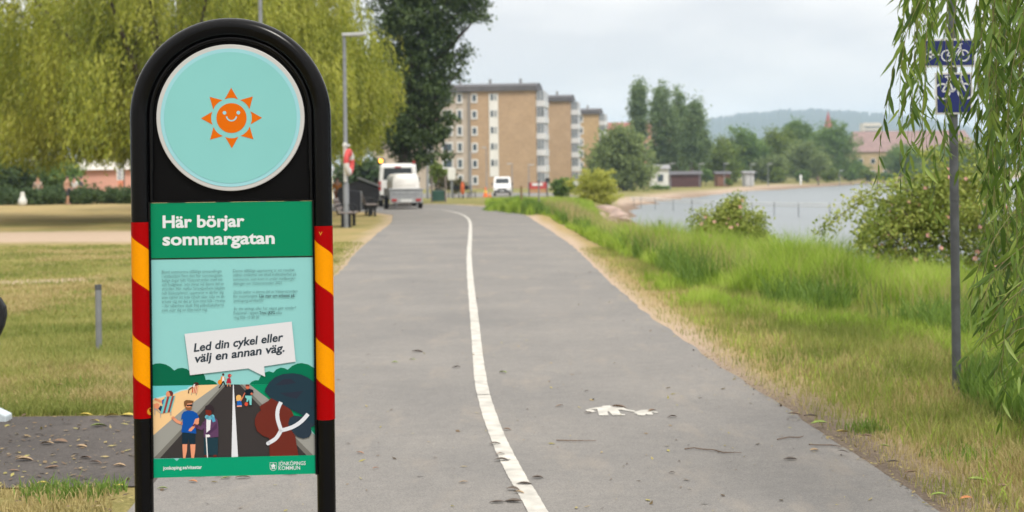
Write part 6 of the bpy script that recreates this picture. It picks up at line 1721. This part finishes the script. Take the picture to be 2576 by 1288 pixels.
# ------------------------------------------------------------------ hanging willow at the right edge (near)
M_nw = leafmat('near willow leaves', [(.03, .065, .010), (.085, .155, .02), (.17, .255, .038), (.32, .39, .10)], .46, .42, 1.5, .35)
M_tw = mat('willow twigs', (.15, .14, .045), .7, .2, 20)
rw = np.random.default_rng(909)
tb = Vector((5.6, 7.4, 0))
wt = thing('weeping_willow', 'near weeping willow hanging into the right edge, narrow green leaves', 'tree', tb)
strands = []
def strand(p0, p1, sag, n):
    """p0 top, p1 tip; the twig leaves sideways then hangs"""
    t = np.linspace(0, 1, n)[:, None]
    p0, p1 = np.array(p0), np.array(p1)
    hx = p0 + (p1 - p0) * np.array([1, 1, 0]) * (1 - (1 - t) ** 1.9)
    z = p0[2] + (p1[2] - p0[2]) * (t ** 1.25)
    q = hx.copy(); q[:, 2] = z[:, 0]
    return q + np.cumsum(rw.normal(0, .004, (n, 3)), 0)
spec = []
for k in range(190):
    d = rw.uniform(5.6, 8.6)
    f = rw.random()
    ut = 2270 + 420 * f ** .85 + rw.normal(0, 10)          # column of the tip
    hi = np.interp(ut, [2240, 2270, 2330, 2400, 2480, 2560, 2700], [330, 440, 560, 640, 700, 800, 900])
    vt = rw.uniform(.25, 1.0) * hi + rw.normal(0, 25)
    if ut < 2300: vt = rw.uniform(.1, 1) * hi
    if 2300 < ut < 2475 and rw.random() < .70: continue
    u0 = ut + rw.uniform(20, 150); v0 = rw.uniform(-420, -40)
    spec.append((u0, v0, ut, vt, d))
for k in range(26):     # lower sprays that come in from the right
    d = rw.uniform(5.2, 7.4)
    ut = rw.uniform(2430, 2580); vt = rw.uniform(760, 1060) if ut > 2470 else rw.uniform(740, 960)
    spec.append((ut + rw.uniform(130, 330), vt - rw.uniform(160, 420), ut, vt, d))
spec += [(2330, -60, 2282, 5, 6.6), (2360, -60, 2262, 30, 6.8), (2420, -120, 2250, 455, 6.2), (2400, -100, 2235, 470, 6.6), (2370, -80, 2245, 330, 6.0)]
P, A, SZ = [], [], []
mb = MB()
for (u0, v0, ut, vt, d) in spec:
    a = np.array(at(u0, v0, d + rw.uniform(-.3, .3))) - np.array(tb); b = np.array(at(ut, vt, d)) - np.array(tb)
    ln = np.linalg.norm(a - b); n = max(6, int(ln / .03))
    q = strand(a, b, 0, n)
    mb.tube([tuple(x) for x in q[::3]] + [tuple(q[-1])], [.0024 - .0014 * i / len(q[::3]) for i in range(len(q[::3]))] + [.001], 4, cap=False)
    tg_ = unit(np.gradient(q, axis=0))
    kp = rw.random(n) < .78
    q2, t2 = q[kp], tg_[kp]
    sd_ = rnd_dir(rw, len(q2)); sd_[:, 2] *= .3; sd_ = unit(sd_)
    dirv = unit(t2 * .75 + sd_ * .62 + np.array([0, 0, -.42]))
    L_ = rw.uniform(.055, .115, len(q2)) * (.75 + .5 * np.sin(np.linspace(.3, 2.6, len(q2))))
    P.append(q2); A.append(dirv); SZ.append(L_)
mb.build('branches', M_tw, wt)
P, A, SZ = np.vstack(P), np.vstack(A), np.concatenate(SZ)
n = len(P)
B = unit(np.cross(A, rnd_dir(rw, n))); Cn = np.cross(A, B)
prof = [(0, 0), (.2, .072), (.45, .082), (.72, .052), (1.0, 0)]
bendv = rw.normal(0, .10, n) + .06
ring_ = []
for t_, w_ in prof:
    ctr = P + A * (SZ * t_)[:, None] + Cn * (SZ * bendv * t_ * t_ * 2)[:, None]
    if w_ == 0: ring_.append([ctr])
    else:
        fold = Cn * (SZ * w_ * .35)[:, None]
        ring_.append([ctr - B * (SZ * w_)[:, None] + fold, ctr, ctr + B * (SZ * w_)[:, None] + fold])
cols_ = [c for rr_ in ring_ for c in rr_]           # 1+3+3+3+1 = 11
Vv = np.stack(cols_, 1).reshape(-1, 3)
i = (np.arange(n) * 11)[:, None]
tris = [(0, 2, 1), (0, 3, 2)] + [(1, 2, 5), (1, 5, 4), (2, 3, 6), (2, 6, 5), (4, 5, 8), (4, 8, 7), (5, 6, 9), (5, 9, 8)] + [(7, 8, 10), (8, 9, 10)]
Fc = np.concatenate([i + np.array([t_]) for t_ in tris], 0)
link('foliage', np_mesh('foliage', Vv, Fc, M_nw, True), wt)
mb = MB()
limbs(mb, (0, 0, -.2), (.3, .3, 5.2), .24, [(-1.9, -1.2, 4.3), (-1.2, .6, 4.6), (-2.2, .2, 4.2), (1.5, 1.2, 5.4), (1.2, -1.4, 5.0), (-.9, -1.9, 4.4), (.2, 2.0, 5.2)], rw, 14)
mb.build('trunk', M_bark, wt)

# ------------------------------------------------------------------ haze
mt = bpy.data.materials.new('thin summer haze'); mt.use_nodes = True
t, N, K, b = nodes_of(mt)
N.remove(b)
pv = N.new('ShaderNodeVolumePrincipled')
pv.inputs['Color'].default_value = (.62, .79, 1.0, 1)
pv.inputs['Density'].default_value = .00021
K.new(pv.outputs['Volume'], N['Material Output'].inputs['Volume'])
mb = MB(); mb.box((300, 2480, 92), (7600, 5160, 190))
hzo = mb.build('haze', mt); tag(hzo, kind='stuff', label='thin pale haze over the lake and far hills', cat='haze')

# print film is matt: hardly any sheen
for nm_, mt_ in MATS.items():
    if nm_.split()[0] in ('print', 'green', 'pale', 'poster', 'white', 'orange', 'grey', 'dark') and ('print' in nm_ or 'poster' in nm_ or 'lettering' in nm_):
        mt_.node_tree.nodes['Principled BSDF'].inputs['Specular IOR Level'].default_value = .12
